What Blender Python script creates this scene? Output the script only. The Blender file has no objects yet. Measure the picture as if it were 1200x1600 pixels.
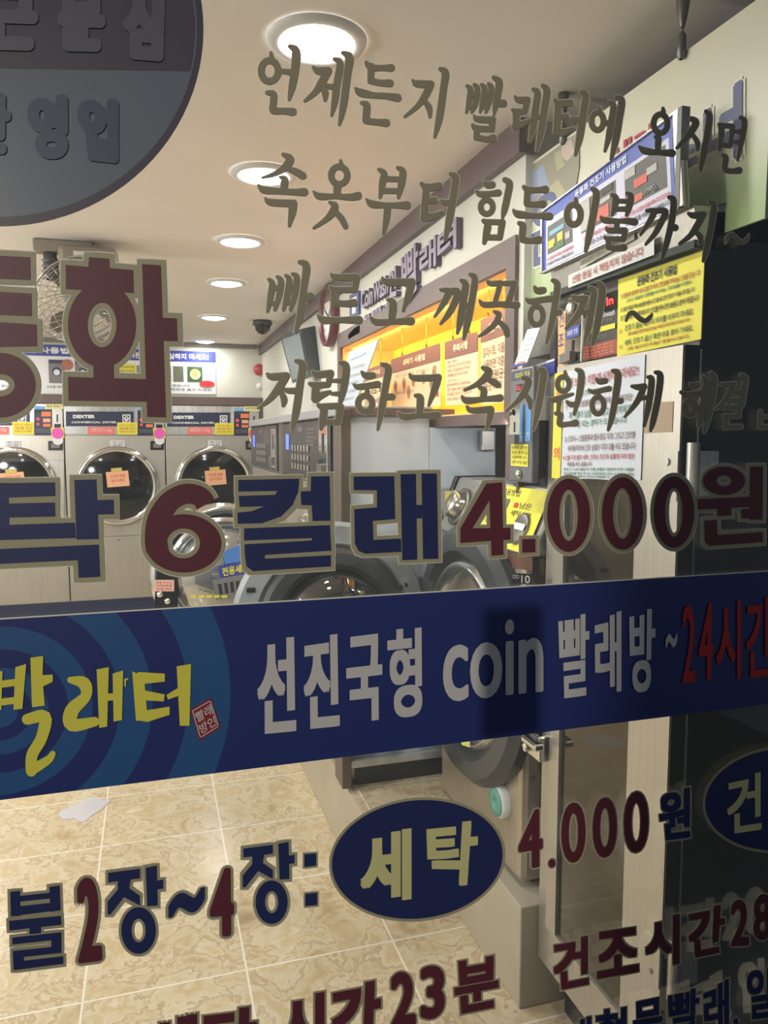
import bpy, math, random
from mathutils import Vector, Matrix
random.seed(4)
C = bpy.context.scene.collection
SC = bpy.context.scene

# ------------------------------------------------------------------ camera
FPX = 1195.0                      # focal length in pixels of the 1200x1600 frame
YAW, PITCH = math.radians(16.87), math.radians(5.45)
CAM = Vector((0, 0, 1.5))
FW = Vector((math.sin(YAW)*math.cos(PITCH), math.cos(YAW)*math.cos(PITCH), -math.sin(PITCH)))
RT = Vector((math.cos(YAW), -math.sin(YAW), 0))
UP = RT.cross(FW)
cd = bpy.data.cameras.new('camera'); co = bpy.data.objects.new('camera', cd); C.objects.link(co)
cd.sensor_fit = 'VERTICAL'; cd.sensor_height = 36; cd.sensor_width = 27
cd.lens = 36*FPX/1600; cd.clip_start = 0.05; cd.clip_end = 100
m = Matrix((RT, UP, -FW)).transposed().to_4x4(); m.translation = CAM
co.matrix_world = m
SC.camera = co

def ray(x, y): return FW + RT*((x-600)/FPX) + UP*((800-y)/FPX)
def onY(x, y, Y=0.95): d = ray(x, y); return CAM + d*(Y/d.y)
def onX(x, y, X): d = ray(x, y); return CAM + d*(X/d.x)
def onZ(x, y, Z): d = ray(x, y); return CAM + d*((Z-1.5)/d.z)
GY = 0.95                         # outer face of the shop window
PXM = 0.00085                     # about one photo pixel on the glass, in metres

# ------------------------------------------------------------------ materials
def lin(r, g, b):
    f = lambda u: (u/255/12.92) if u/255 <= .04045 else ((u/255+.055)/1.055)**2.4
    return (f(r), f(g), f(b), 1)
MT = {}
def mat(name, col, rough=.5, metal=0, emit=None, es=1, noise=0, nscale=20, spec=.5, stretch=None, bump=0):
    if name in MT: return MT[name]
    M = bpy.data.materials.new(name); M.use_nodes = True
    nt = M.node_tree; b = nt.nodes['Principled BSDF']
    c = lin(*col)
    b.inputs['Base Color'].default_value = c
    b.inputs['Roughness'].default_value = rough
    b.inputs['Metallic'].default_value = metal
    b.inputs['Specular IOR Level'].default_value = spec
    if emit:
        b.inputs['Emission Color'].default_value = lin(*emit); b.inputs['Emission Strength'].default_value = es
    if noise or bump:
        tc = nt.nodes.new('ShaderNodeTexCoord'); mp = nt.nodes.new('ShaderNodeMapping')
        if stretch: mp.inputs['Scale'].default_value = stretch
        n = nt.nodes.new('ShaderNodeTexNoise'); n.inputs['Scale'].default_value = nscale; n.inputs['Detail'].default_value = 4
        nt.links.new(tc.outputs['Object'], mp.inputs[0]); nt.links.new(mp.outputs[0], n.inputs['Vector'])
        if noise:
            r = nt.nodes.new('ShaderNodeValToRGB')
            r.color_ramp.elements[0].position = .3; r.color_ramp.elements[1].position = .7
            r.color_ramp.elements[0].color = tuple(k*(1-noise) for k in c[:3])+(1,)
            r.color_ramp.elements[1].color = tuple(min(1, k*(1+noise)) for k in c[:3])+(1,)
            nt.links.new(n.outputs[0], r.inputs[0]); nt.links.new(r.outputs[0], b.inputs['Base Color'])
        if bump:
            bp = nt.nodes.new('ShaderNodeBump'); bp.inputs['Strength'].default_value = bump; bp.inputs['Distance'].default_value = .01
            nt.links.new(n.outputs[0], bp.inputs['Height']); nt.links.new(bp.outputs[0], b.inputs['Normal'])
    MT[name] = M
    return M

steel = mat('brushed_steel', (186, 184, 178), .34, .85, noise=.10, nscale=6, stretch=(30, 30, 1))
steelw = mat('warm_steel', (186, 182, 173), .36, .75, noise=.07, nscale=5, stretch=(30, 30, 1))
darksteel = mat('dark_steel', (120, 118, 112), .38, .7, noise=.1, nscale=6, stretch=(30, 30, 1))
chrome = mat('chrome', (225, 225, 225), .08, 1)
blackm = mat('black_plastic', (22, 23, 25), .25)
blackg = mat('black_glass', (12, 13, 14), .06, spec=.6)
greyp = mat('grey_plastic', (136, 144, 147), .42)
dgreyp = mat('dark_grey_plastic', (66, 70, 73), .35)
wallm = mat('wall_paint', (206, 206, 196), .75, noise=.03, nscale=3)
ceilm = mat('ceiling_paint', (228, 222, 216), .8, noise=.03, nscale=2)
brown = mat('brown_trim', (98, 82, 78), .5, noise=.08, nscale=8)
white = mat('white_sheet', (226, 228, 232), .55)
yellow = mat('yellow_sheet', (226, 220, 66), .5)
blue = mat('blue_print', (52, 66, 160), .5)
navy = mat('navy_panel', (26, 36, 72), .35)
red = mat('red_print', (196, 44, 44), .5)
green = mat('green_print', (50, 120, 80), .5)
black = mat('black_print', (26, 26, 30), .6)
greyt = mat('grey_print', (120, 120, 122), .6)
orange = mat('orange_sheet', (240, 128, 76), .5)
peach = mat('peach_note', (236, 178, 140), .6)
pink = mat('pink_sticker', (232, 90, 190), .5)
coral = mat('coral_label', (236, 118, 112), .5)
bluepanel = mat('blue_grey_panel', (196, 206, 216), .5, .1, noise=.02, nscale=3)
led = mat('red_led', (60, 0, 0), .5, emit=(255, 50, 50), es=3)
plinthm = mat('plinth_stone', (172, 164, 146), .3, noise=.08, nscale=5)
# decals
gold = mat('gold_vinyl', (176, 168, 136), .5)
goldb = mat('brush_gold_vinyl', (158, 148, 122), .5)
edge = mat('pale_vinyl_and_glow', (250, 246, 228), .5)  # pale vinyl rim; on brush letters, refraction glow set as colour
maroon = mat('maroon_vinyl', (104, 46, 58), .45)
navyv = mat('navy_vinyl', (38, 48, 98), .45)
silver = mat('silver_vinyl', (212, 208, 204), .5)
yellowv = mat('yellow_vinyl', (236, 226, 84), .5)
redv = mat('red_vinyl', (196, 36, 32), .5)

def glassmat(name, tint, refl, rough=0.0, haze=0.0):
    M = bpy.data.materials.new(name); M.use_nodes = True; nt = M.node_tree
    nt.nodes.clear()
    o = nt.nodes.new('ShaderNodeOutputMaterial'); mx = nt.nodes.new('ShaderNodeMixShader')
    t = nt.nodes.new('ShaderNodeBsdfTransparent'); g = nt.nodes.new('ShaderNodeBsdfGlossy')
    fr = nt.nodes.new('ShaderNodeLayerWeight'); fr.inputs[0].default_value = .2
    mu = nt.nodes.new('ShaderNodeMath'); mu.operation = 'MULTIPLY_ADD'; mu.inputs[1].default_value = .6; mu.inputs[2].default_value = refl
    t.inputs[0].default_value = tint; g.inputs['Roughness'].default_value = rough
    nt.links.new(fr.outputs['Fresnel'], mu.inputs[0]); nt.links.new(mu.outputs[0], mx.inputs[0])
    nt.links.new(t.outputs[0], mx.inputs[1]); nt.links.new(g.outputs[0], mx.inputs[2]); nt.links.new(mx.outputs[0], o.inputs[0])
    if haze:                                   # pale diffuse veil added to lift the darks behind the glass
        df = nt.nodes.new('ShaderNodeBsdfDiffuse'); df.inputs[0].default_value = (.9, .92, .95, 1); m2 = nt.nodes.new('ShaderNodeMixShader'); m2.inputs[0].default_value = haze
        nt.links.new(mx.outputs[0], m2.inputs[1]); nt.links.new(df.outputs[0], m2.inputs[2]); nt.links.new(m2.outputs[0], o.inputs[0])
    return M
pane = glassmat('window_glass', (.985, .99, .985, 1), .008, 0, .03)
acryl = glassmat('clear_acrylic', (.86, .9, .92, 1), .12)
bowl = glassmat('door_bowl_glass', (.5, .54, .54, 1), .14, .03)

# ------------------------------------------------------------------ mesh builder
class MB:
    def __init__(s): s.v = []; s.f = []; s.m = []; s.s = []
    def add(s, vs, fs, mi=0, smooth=False):
        o = len(s.v); s.v += [tuple(v) for v in vs]
        for f in fs: s.f.append(tuple(i+o for i in f)); s.m.append(mi); s.s.append(smooth)
        return s
    def poly(s, pts, mi=0): return s.add(pts, [tuple(range(len(pts)))], mi)
    def box(s, x0, x1, y0, y1, z0, z1, mi=0):
        v = [(x, y, z) for z in (z0, z1) for y in (y0, y1) for x in (x0, x1)]
        return s.add(v, [(0, 2, 3, 1), (4, 5, 7, 6), (0, 1, 5, 4), (2, 6, 7, 3), (0, 4, 6, 2), (1, 3, 7, 5)], mi)
    def prism(s, pts, d, mi=0):            # polygon pts extruded by vector d
        n = len(pts); a = [Vector(p) for p in pts]; d = Vector(d)
        s.add(a+[p+d for p in a], [tuple(range(n))[::-1], tuple(range(n, 2*n))]+[(i, (i+1) % n, n+(i+1) % n, n+i) for i in range(n)], mi)
        return s
    def lathe(s, prof, c, ax, mi=0, n=40, smooth=True, a0=0, a1=2*math.pi, sx=1, sy=1, sharp=False):
        if sharp:
            for j in range(len(prof)-1): s.lathe(prof[j:j+2], c, ax, mi, n, smooth, a0, a1, sx, sy)
            return s
        # prof: list of (radius, height along ax)
        ax = Vector(ax).normalized(); c = Vector(c)
        u = ax.orthogonal().normalized(); 
        if abs(ax.z) < .9: u = Vector((0, 0, 1)); u = (u-ax*u.dot(ax)).normalized()
        w = ax.cross(u)
        full = abs(a1-a0-2*math.pi) < 1e-6; k = n if full else n+1
        vs = []
        for r, h in prof:
            for i in range(k):
                a = a0+(a1-a0)*i/n
                vs.append(c+ax*h+u*(r*sx*math.cos(a))+w*(r*sy*math.sin(a)))
        fs = []
        for j in range(len(prof)-1):
            for i in range(n):
                i2 = (i+1) % k
                fs.append((j*k+i, j*k+i2, (j+1)*k+i2, (j+1)*k+i))
        return s.add(vs, fs, mi, smooth)
    def disc(s, r, c, ax, mi=0, n=40): return s.lathe([(0, 0), (r, 0)], c, ax, mi, n, False)
    def cyl(s, r, c, ax, h, mi=0, n=24): return s.lathe([(0, 0), (r, 0), (r, h), (0, h)], c, ax, mi, n, False)
    def tube(s, pts, r, mi=0, n=8, closed=False):
        P = [Vector(p) for p in pts]; N = len(P); vs = []
        for i, p in enumerate(P):
            if closed: t = (P[(i+1) % N]-P[i-1]).normalized()
            else: t = (P[min(i+1, N-1)]-P[max(i-1, 0)]).normalized()
            u = t.cross(Vector((.3, .2, 1))).normalized(); w = t.cross(u)
            vs += [p+u*(r*math.cos(2*math.pi*k/n))+w*(r*math.sin(2*math.pi*k/n)) for k in range(n)]
        fs = [(i*n+k, i*n+(k+1) % n, ((i+1) % N)*n+(k+1) % n, ((i+1) % N)*n+k) for i in range(N if closed else N-1) for k in range(n)]
        if not closed: fs += [tuple(range(n))[::-1], tuple(range((N-1)*n, N*n))]
        return s.add(vs, fs, mi, True)

def props(o, label=None, cat=None, group=None, kind=None):
    if label: o['label'] = label
    if cat: o['category'] = cat
    if group: o['group'] = group
    if kind: o['kind'] = kind
    return o
def thing(name, loc, label, cat, group=None):
    o = bpy.data.objects.new(name, None); C.objects.link(o); o.location = loc; o.empty_display_size = .1
    return props(o, label, cat, group)
def absloc(p):
    v = Vector(p.location)
    while p.parent: p = p.parent; v = Vector(p.location) if p.type == 'EMPTY' else v
    return v
def obj(name, mb, mats, parent=None, label=None, cat=None, group=None, kind=None, bevel=0):
    me = bpy.data.meshes.new(name); me.from_pydata(mb.v, [], mb.f)
    mats = mats if isinstance(mats, (list, tuple)) else [mats]
    for k in mats: me.materials.append(k)
    me.polygons.foreach_set('material_index', mb.m); me.polygons.foreach_set('use_smooth', mb.s); me.update()
    o = bpy.data.objects.new(name, me); C.objects.link(o)
    if parent:
        o.parent = parent
        r = parent
        while r.parent: r = r.parent
        if parent is r: o.matrix_parent_inverse = Matrix.Translation(-Vector(r.location)) if r.type == 'EMPTY' else Matrix()
        # a sub-part's parent sits at the world origin of its own mesh, so no inverse is needed beyond its parent's
    if bevel:
        b = o.modifiers.new('bevel', 'BEVEL'); b.width = bevel; b.segments = 2; b.limit_method = 'ANGLE'
    return props(o, label, cat, group, kind)
def struct(name, mb, mats, **k): return obj(name, mb, mats, kind='structure', **k)
def dup(root, delta, label=None):
    r = root.copy(); C.objects.link(r); r.location = Vector(root.location)+Vector(delta)
    if label: r['label'] = label
    for ch in list(root.children):
        c = ch.copy(); C.objects.link(c); k = ch.matrix_parent_inverse.copy(); c.parent = r; c.matrix_parent_inverse = k
        for g in list(ch.children):
            d = g.copy(); C.objects.link(d); k = g.matrix_parent_inverse.copy(); d.parent = c; d.matrix_parent_inverse = k
    return r

# ------------------------------------------------------------------ lettering
GC = {}
FONT = bpy.data.curves.new('lettering', 'FONT'); FONT.resolution_u = 5; FOBJ = bpy.data.objects.new('lettering', FONT)
def glyphs(s):
    if s in GC: return GC[s]
    FONT.body = s; me = bpy.data.meshes.new_from_object(FOBJ)
    v = [(p.co.x, p.co.y) for p in me.vertices]; f = [tuple(p.vertices) for p in me.polygons]
    x0 = min(p[0] for p in v); x1 = max(p[0] for p in v); y0 = min(p[1] for p in v); y1 = max(p[1] for p in v)
    w = max(x1-x0, 1e-6); h = max(y1-y0, 1e-6)
    GC[s] = ([((p[0]-x0)/w, (p[1]-y0)/h) for p in v], f, w, h)
    bpy.data.meshes.remove(me)
    return GC[s]
def bil(q, u, v):                          # q = TL,TR,BR,BL ; v measured upward
    a = q[3].lerp(q[2], u); b = q[0].lerp(q[1], u); return a.lerp(b, v)
def sub(q, u0, v0, u1, v1):                # sub-rectangle, v measured DOWN from the top
    return [bil(q, u0, 1-v0), bil(q, u1, 1-v0), bil(q, u1, 1-v1), bil(q, u0, 1-v1)]
def off(q, d): d = Vector(d); return [p+d for p in q]
def text(mb, s, q, mi=0, bold=0, nd=6, sq=False):
    v, f, w, h = glyphs(s)
    ex = (q[1]-q[0]).normalized(); ey = (q[0]-q[3]).normalized()
    if bold: q = [q[0]+(ex-ey)*bold, q[1]+(-ex-ey)*bold, q[2]+(-ex+ey)*bold, q[3]+(ex+ey)*bold]
    P = [bil(q, a, b) for a, b in v]
    mb.add(P, f, mi)
    if bold:
        if sq: nd = 8
        for k in range(nd):
            a = 2*math.pi*(k+.5)/nd
            cu, cv = (SQ[k]) if sq else (math.cos(a), math.sin(a))
            d = ex*(bold*cu)+ey*(bold*cv)+ex.cross(ey)*(8e-6*(k+1))
            mb.add([p+d for p in P], f, mi)
    return mb

# glass lettering: shapes given in photo pixels, carried onto the real pane
LAY = {0: GY-.0024, 1: GY-.0016, 2: GY-.0008}
KJ = [0]          # fill, outline, pale edge
def stroke_px(pts, g, steps=5):
    """tapered brush stroke -> closed polygon in pixels (pts: x,y,width)"""
    # Catmull-Rom through the points
    P = pts if len(pts) > 1 else pts+pts
    Q = []
    n = len(P)
    for i in range(n-1):
        p0 = P[max(i-1, 0)]; p1 = P[i]; p2 = P[i+1]; p3 = P[min(i+2, n-1)]
        for k in range(steps):
            t = k/steps
            Q.append(tuple(.5*((2*b)+(-a+c)*t+(2*a-5*b+4*c-d)*t*t+(-a+3*b-3*c+d)*t**3) for a, b, c, d in zip(p0, p1, p2, p3)))
    Q.append(P[-1])
    L = []; R_ = []
    def nrm(i):
        a = Q[max(i-1, 0)]; b = Q[min(i+1, len(Q)-1)]
        dx, dy = b[0]-a[0], b[1]-a[1]; l = math.hypot(dx, dy) or 1
        return dx/l, dy/l
    out = []
    for i, q in enumerate(Q):
        dx, dy = nrm(i); h = max(q[2]/2+g, .3)
        L.append((q[0]-dy*h, q[1]+dx*h)); R_.append((q[0]+dy*h, q[1]-dx*h))
    return L, R_, [(q[0], q[1], max(q[2]/2+g, .3)) for q in (Q[0], Q[-1])]
def put(mb, pts, faces, mi, lay):
    KJ[0] += 1
    mb.add([onY(x, y, lay-8e-6*KJ[0]) for x, y in pts], faces, mi)
def stroke(mb, pts, mi, lay, g=0, cap=True):
    L, R_, caps = stroke_px(pts, g)
    n = len(L)
    KJ[0] += 1
    mb.add([onY(x, y, lay-8e-6*KJ[0]-1e-6*(i % n)) for i, (x, y) in enumerate(L+R_)], [(i, i+1, n+i+1, n+i) for i in range(n-1)], mi); KJ[0] += n//8
    if cap:
        for cx, cy, r in caps:
            put(mb, [(cx+r*math.cos(k*math.pi/7), cy+r*math.sin(k*math.pi/7)) for k in range(14)], [tuple(range(14))], mi, lay)
def ring(mb, cx, cy, rx, ry, ix, iy, mi, lay, g=0, n=40):
    o = [(cx+(rx+g)*math.cos(2*math.pi*k/n), cy+(ry+g)*math.sin(2*math.pi*k/n)) for k in range(n)]
    ix = max(ix-g, .5) if ix else 0; iy = max(iy-g, .5) if iy else 0
    if not ix: put(mb, o, [tuple(range(n))], mi, lay); return
    i_ = [(cx+ix*math.cos(2*math.pi*k/n), cy+iy*math.sin(2*math.pi*k/n)) for k in range(n)]
    put(mb, o+i_, [(k, (k+1) % n, n+(k+1) % n, n+k) for k in range(n)], mi, lay)
SQ = [(1, 1), (1, -1), (-1, 1), (-1, -1), (1, 0), (-1, 0), (0, 1), (0, -1)]
def polyg(mb, pts, mi, lay, g=0):
    put(mb, pts, [tuple(range(len(pts)))], mi, lay)
    if g:
        for dx, dy in SQ: put(mb, [(x+dx*g, y+dy*g) for x, y in pts], [tuple(range(len(pts)))], mi, lay)
def letter(shapes, crop, parent, fillm, outm, g, e=1.2, name='letter'):
    """shapes in crop pixels: ('s',[x,y,w..]) stroke, ('o',cx,cy,rx,ry,ix,iy) ring, ('p',[pts]) polygon"""
    ox, oy, s = crop; mb = MB()
    lays = [(0, LAY[0], 0)]
    if g: lays.append((1, LAY[1], g))
    if e: lays.append((2, LAY[2], g+e))
    for mi, lay, gg in lays:
        KJ[0] = 0
        for sh in shapes:
            if sh[0] == 's' or sh[0] == 'S':
                P = [(ox+a/s, oy+b/s, w/s) for a, b, w in sh[1]]; stroke(mb, P, mi, lay, gg, sh[0] == 's')
            elif sh[0] == 'o':
                _, cx, cy, rx, ry, ix, iy = sh; ring(mb, ox+cx/s, oy+cy/s, rx/s, ry/s, ix/s, iy/s, mi, lay, gg)
            else:
                polyg(mb, [(ox+a/s, oy+b/s) for a, b in sh[1]], mi, lay, gg)
    return obj(name, mb, [fillm, outm, edge], parent)
def qletter(ch, q, parent, fillm, outm, bold, g, e=0, name='letter', soft=False):
    mb = MB()
    for mi, lay, gg in ((0, LAY[0], 0), (1, LAY[1], g), (2, LAY[2], g+e)):
        if mi == 1 and not g or mi == 2 and not e: continue
        qq = [onY(x, y, lay) for x, y in q]
        if gg:
            ex = Vector((1, 0, 0)); ez = Vector((0, 0, 1)); k = gg*PXM
            qq = [qq[0]+(-ex+ez)*k, qq[1]+(ex+ez)*k, qq[2]+(ex-ez)*k, qq[3]+(-ex-ez)*k]
        text(mb, ch, qq, mi, (bold+gg)*PXM, 16, '\uac00' <= ch[0] <= '\ud7a3' and not soft)
    return obj(name, mb, [fillm, outm, edge], parent)
# ------------------------------------------------------------------ brush lettering on the glass (four lines)
def S(*a): return ('s', [tuple(a[i:i+3]) for i in range(0, len(a), 3)])
def O(cx, cy, rx, ry, w): return ('o', cx, cy, rx+w/2, ry+w/2, rx-w/2, ry-w/2)
A_ = (400, 70, 7.5); B_ = (540, 70, 7.5); C_ = (720, 100, 7.5); D_ = (850, 120, 7.5); E_ = (990, 140, 6)
F_ = (390, 230, 7.5); G_ = (560, 240, 7.5); H_ = (730, 260, 7.5); I_ = (860, 280, 7.5); J_ = (990, 280, 6)
K_ = (400, 390, 7.5); L_ = (540, 400, 7.5); M_ = (670, 410, 7.5); N_ = (800, 420, 5)
O_ = (390, 550, 7.5); P_ = (540, 550, 7.5); Q_ = (700, 550, 7.5); R_ = (840, 550, 6); S_ = (1040, 550, 7.5)
LINE1 = [
 (A_, [O(160,305,99,122,80), S(175,95,40,185,150,60), S(285,305,55,400,320,70), S(400,20,50,470,80,95,455,300,95,420,500,80,388,640,35), S(130,560,50,205,580,80,200,700,80,205,770,85,330,775,75,430,785,95)]),
 (A_, [S(670,260,35,730,305,85,850,300,85), S(850,300,85,770,440,90,690,560,70,575,655,40), S(780,490,60,810,560,80,810,645,45), S(820,465,35,870,490,65,910,485,60), S(920,165,40,985,220,80,950,450,85,925,650,80,887,825,35), S(1020,95,45,1095,150,95,1070,350,90,1025,700,85,978,935,35)]),
 (B_, [S(245,210,50,300,265,75,430,270,70,535,270,90), S(300,250,80,295,420,80), S(295,420,75,400,445,75,520,450,90), S(115,510,35,180,560,95,330,590,70,480,600,75,610,620,95), S(190,680,45,248,710,85,240,850,85,250,890,80,370,905,75,475,915,95)]),
 (B_, [S(785,415,30,840,455,85,1000,460,85), S(1000,460,85,930,600,85,840,720,60,695,840,35), S(930,660,50,980,740,75,990,840,40), S(1110,280,45,1170,330,90,1150,500,85,1100,850,85,1045,1080,35)]),
 (C_, [S(75,255,40,115,300,70,100,430,70,68,565,35), S(160,240,40,195,290,70,175,450,70,130,560,40), S(245,240,40,280,290,70,260,430,70,228,560,35), S(325,230,40,358,280,70,335,430,70,295,560,40), S(110,360,60,180,360,60), S(100,500,55,165,500,55), S(270,360,60,340,355,60), S(255,500,55,320,500,55),
       S(385,155,45,450,210,85,435,350,85,410,480,75,388,595,30), S(440,460,80,500,460,92), S(155,605,30,200,645,75,370,655,80), S(375,650,80,365,760,75), S(140,715,45,190,755,70,360,760,70), S(190,750,75,185,860,75), S(190,860,70,300,880,70,380,870,95)]),
 (C_, [S(635,380,30,680,420,75,780,420,80), S(780,420,80,755,545,70), S(605,530,35,650,560,80,750,555,60), S(650,560,85,650,710,85), S(650,720,100,720,700,70,830,650,40), S(850,295,45,900,340,80,880,500,85,850,720,85,805,905,35), S(960,250,45,1010,310,85,985,500,85,940,800,80,890,1015,35), S(880,620,60,960,620,60)]),
 (D_, [S(130,270,45,180,310,75,310,305,85), S(168,320,85,160,500,90,150,620,90), S(190,475,60,270,455,60), S(150,640,100,230,650,80,350,600,35), S(325,470,25,370,500,65,430,500,70), S(440,170,45,490,220,80,465,400,85,420,700,85,370,915,35)]),
 (D_, [O(628,520,70,103,65), S(650,360,35,660,400,50), S(710,540,60,780,540,65), S(770,290,40,815,340,70,795,500,75,760,700,70,715,870,30), S(850,235,40,910,280,80,885,480,80,840,740,80,790,965,35)]),
 (E_, [O(253,320,65,88,50), S(275,175,25,280,205,40), S(205,445,30,232,460,55,225,570,48), S(55,535,22,110,575,62,240,590,45,360,595,68)]),
 (E_, [S(545,275,45,585,310,62,530,410,60,460,495,45,405,548,22), S(560,430,35,600,500,45,600,560,30), S(680,205,35,712,250,58,690,430,58,655,620,58,627,755,28)]),
 (E_, [S(805,330,35,825,400,55,805,560,35), S(815,335,45,930,345,45), S(930,345,45,905,530,40), S(820,515,50,905,530,40), S(945,390,30,1000,395,45), S(935,490,30,985,490,45), S(1005,265,35,1040,300,50,1020,450,50,975,660,22), S(835,615,30,865,640,52,855,720,50,870,755,50,930,765,45,990,757,60)]),
]
LINE2 = [
 (F_, [S(395,85,45,475,140,95,410,240,85,290,315,55,150,358,22), S(450,250,50,540,285,80,625,335,85), S(360,350,30,410,380,80,400,490,85), S(105,450,30,170,500,85,350,515,70,520,525,75,640,525,95), S(185,600,30,250,645,80,510,660,85), S(515,655,85,500,760,90,465,920,35)]),
 (F_, [O(1050,330,94,103,75), S(1065,155,35,1075,195,50), S(1028,470,90,1025,560,85), S(750,520,25,820,575,80,1000,575,60,1180,585,80,1270,570,95), S(940,645,35,1000,690,85,960,780,85,880,860,60,755,945,35), S(1010,760,60,1080,840,75,1125,930,65)]),
 (G_, [S(240,185,40,300,235,80,280,350,80,255,510,40), S(460,165,40,520,210,80,505,350,85,470,510,40), S(300,295,65,500,300,65), S(290,435,65,490,440,65), S(95,535,25,160,590,85,330,605,65,470,605,75,570,605,100), S(345,610,80,330,760,80,295,940,35)]),
 (G_, [S(740,350,45,800,395,80,950,380,90), S(800,390,85,785,560,90,775,720,95), S(800,555,70,890,545,80), S(775,745,105,880,735,80,985,680,35), S(965,545,30,1010,575,65,1090,570,70), S(1080,235,45,1140,280,85,1115,480,85,1065,780,85,1015,1010,35)]),
 (H_, [S(195,180,30,235,215,75,295,215,80), S(105,285,25,155,325,70,280,320,65,365,310,80), O(230,475,71,82,65), S(240,355,40,245,385,50), S(440,155,55,495,200,80,475,340,80,440,500,75,415,595,35), S(190,635,45,240,680,80,225,790,80,200,895,45), S(220,650,60,400,655,65), S(410,655,80,385,830,65), S(230,830,65,385,835,65)]),
 (H_, [S(665,240,45,720,275,75,840,275,65,915,270,90), S(710,280,75,700,430,75), S(705,440,70,800,445,65,890,440,90), S(540,510,22,600,560,85,760,575,60,860,580,65,965,585,90), S(610,665,45,655,700,80,645,820,75,660,860,75,760,870,65,840,860,90)]),
 (I_, [O(275,415,80,116,70), S(298,230,40,300,265,55), S(490,110,45,540,170,80,515,350,80,460,640,80,415,840,40)]),
 (I_, [S(725,180,35,765,220,70,755,320,70,725,415,35), S(900,165,40,945,200,65,925,320,70,895,420,35), S(755,255,50,930,260,50), S(750,350,55,920,350,55), S(590,440,22,640,480,70,790,490,50,900,490,65,985,500,85), S(780,500,60,775,590,60), S(655,570,25,700,600,65,870,600,65), S(875,600,65,860,700,60), S(640,680,35,680,695,50,860,700,55), S(685,700,60,680,790,65), S(680,790,65,770,810,65,860,800,80)]),
 (J_, [S(125,295,30,190,300,50,160,380,50,65,520,22), S(200,300,50,300,300,50,260,400,55,200,510,45,115,610,22), S(335,170,35,375,200,55,360,380,55,310,600,50,270,740,25), S(365,450,50,390,455,60)]),
 (J_, [S(515,320,25,560,340,55,655,330,58), S(650,335,58,600,430,60,530,530,45,435,605,28), S(585,490,40,625,540,50,628,600,35), S(715,215,35,755,245,55,735,400,58,685,650,55,655,765,28)]),
 (J_, [S(860,600,15,885,540,35,930,520,38,980,570,40,1030,590,38,1070,550,30,1080,515,8)]),
]
LINE3 = [
 (K_, [S(150,350,40,190,400,72,170,550,72,135,725,35), S(250,320,40,292,370,72,270,540,72,220,705,40), S(350,305,40,390,360,72,360,560,72,320,705,35), S(430,285,40,478,330,72,450,540,72,405,705,40), S(190,450,60,270,450,60), S(165,630,60,240,630,60), S(380,440,60,460,440,60), S(350,620,60,430,620,60), S(510,145,45,590,195,90,560,450,80,520,750,85,465,960,40), S(580,560,80,640,550,98)]),
 (K_, [S(885,285,30,930,320,70,1180,325,85), S(1180,325,85,1160,460,70), S(870,440,45,930,470,65,1160,470,70), S(910,480,75,915,610,80), S(915,620,70,1050,635,75,1150,625,90), S(720,765,22,790,825,85,950,825,65,1100,825,80,1205,825,95)]),
 (L_, [S(430,255,25,490,305,80,770,305,85), S(775,305,90,740,450,80,675,640,35), S(500,515,40,555,555,90,540,750,80), S(290,715,25,360,775,75,540,770,65,690,765,80,765,765,95)]),
 (M_, [S(140,320,35,230,340,75,190,450,75,70,635,25), S(260,335,70,340,350,80,290,500,80,220,620,65,140,718,30), S(380,210,40,430,260,80,405,450,85,370,680,80,335,830,30), S(485,140,40,540,190,75,510,420,80,450,720,80,410,895,30), S(410,510,65,500,510,65)]),
 (M_, [S(690,220,35,730,250,60,840,240,60), S(840,240,60,780,460,55), S(870,245,55,1000,245,65), S(1010,245,70,930,470,70), S(595,445,22,650,495,65,830,490,65,950,495,70,1030,500,85), S(765,575,30,820,610,65,790,700,65,700,790,55,590,865,25), S(830,700,50,900,770,75,920,840,70)]),
 (N_, [S(178,145,25,200,170,52,245,168,50), S(112,235,20,150,255,45,250,240,45,318,232,50), O(193,365,50,72,42), S(195,270,20,200,300,30), S(320,90,30,355,125,50,340,260,52,310,430,50,272,575,25), S(345,340,40,372,340,50)]),
 (N_, [S(475,215,25,520,235,50,575,230,50), S(570,235,52,520,350,50,425,465,25), S(525,340,30,600,335,40), S(605,145,25,640,180,50,620,330,52,595,470,50,572,550,25), S(665,105,28,705,150,55,690,300,55,660,470,52,632,585,28)]),
 (N_, [S(892,405,15,915,355,28,950,345,32,1000,390,35,1045,405,32,1085,370,25,1092,350,8)]),
]
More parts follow.
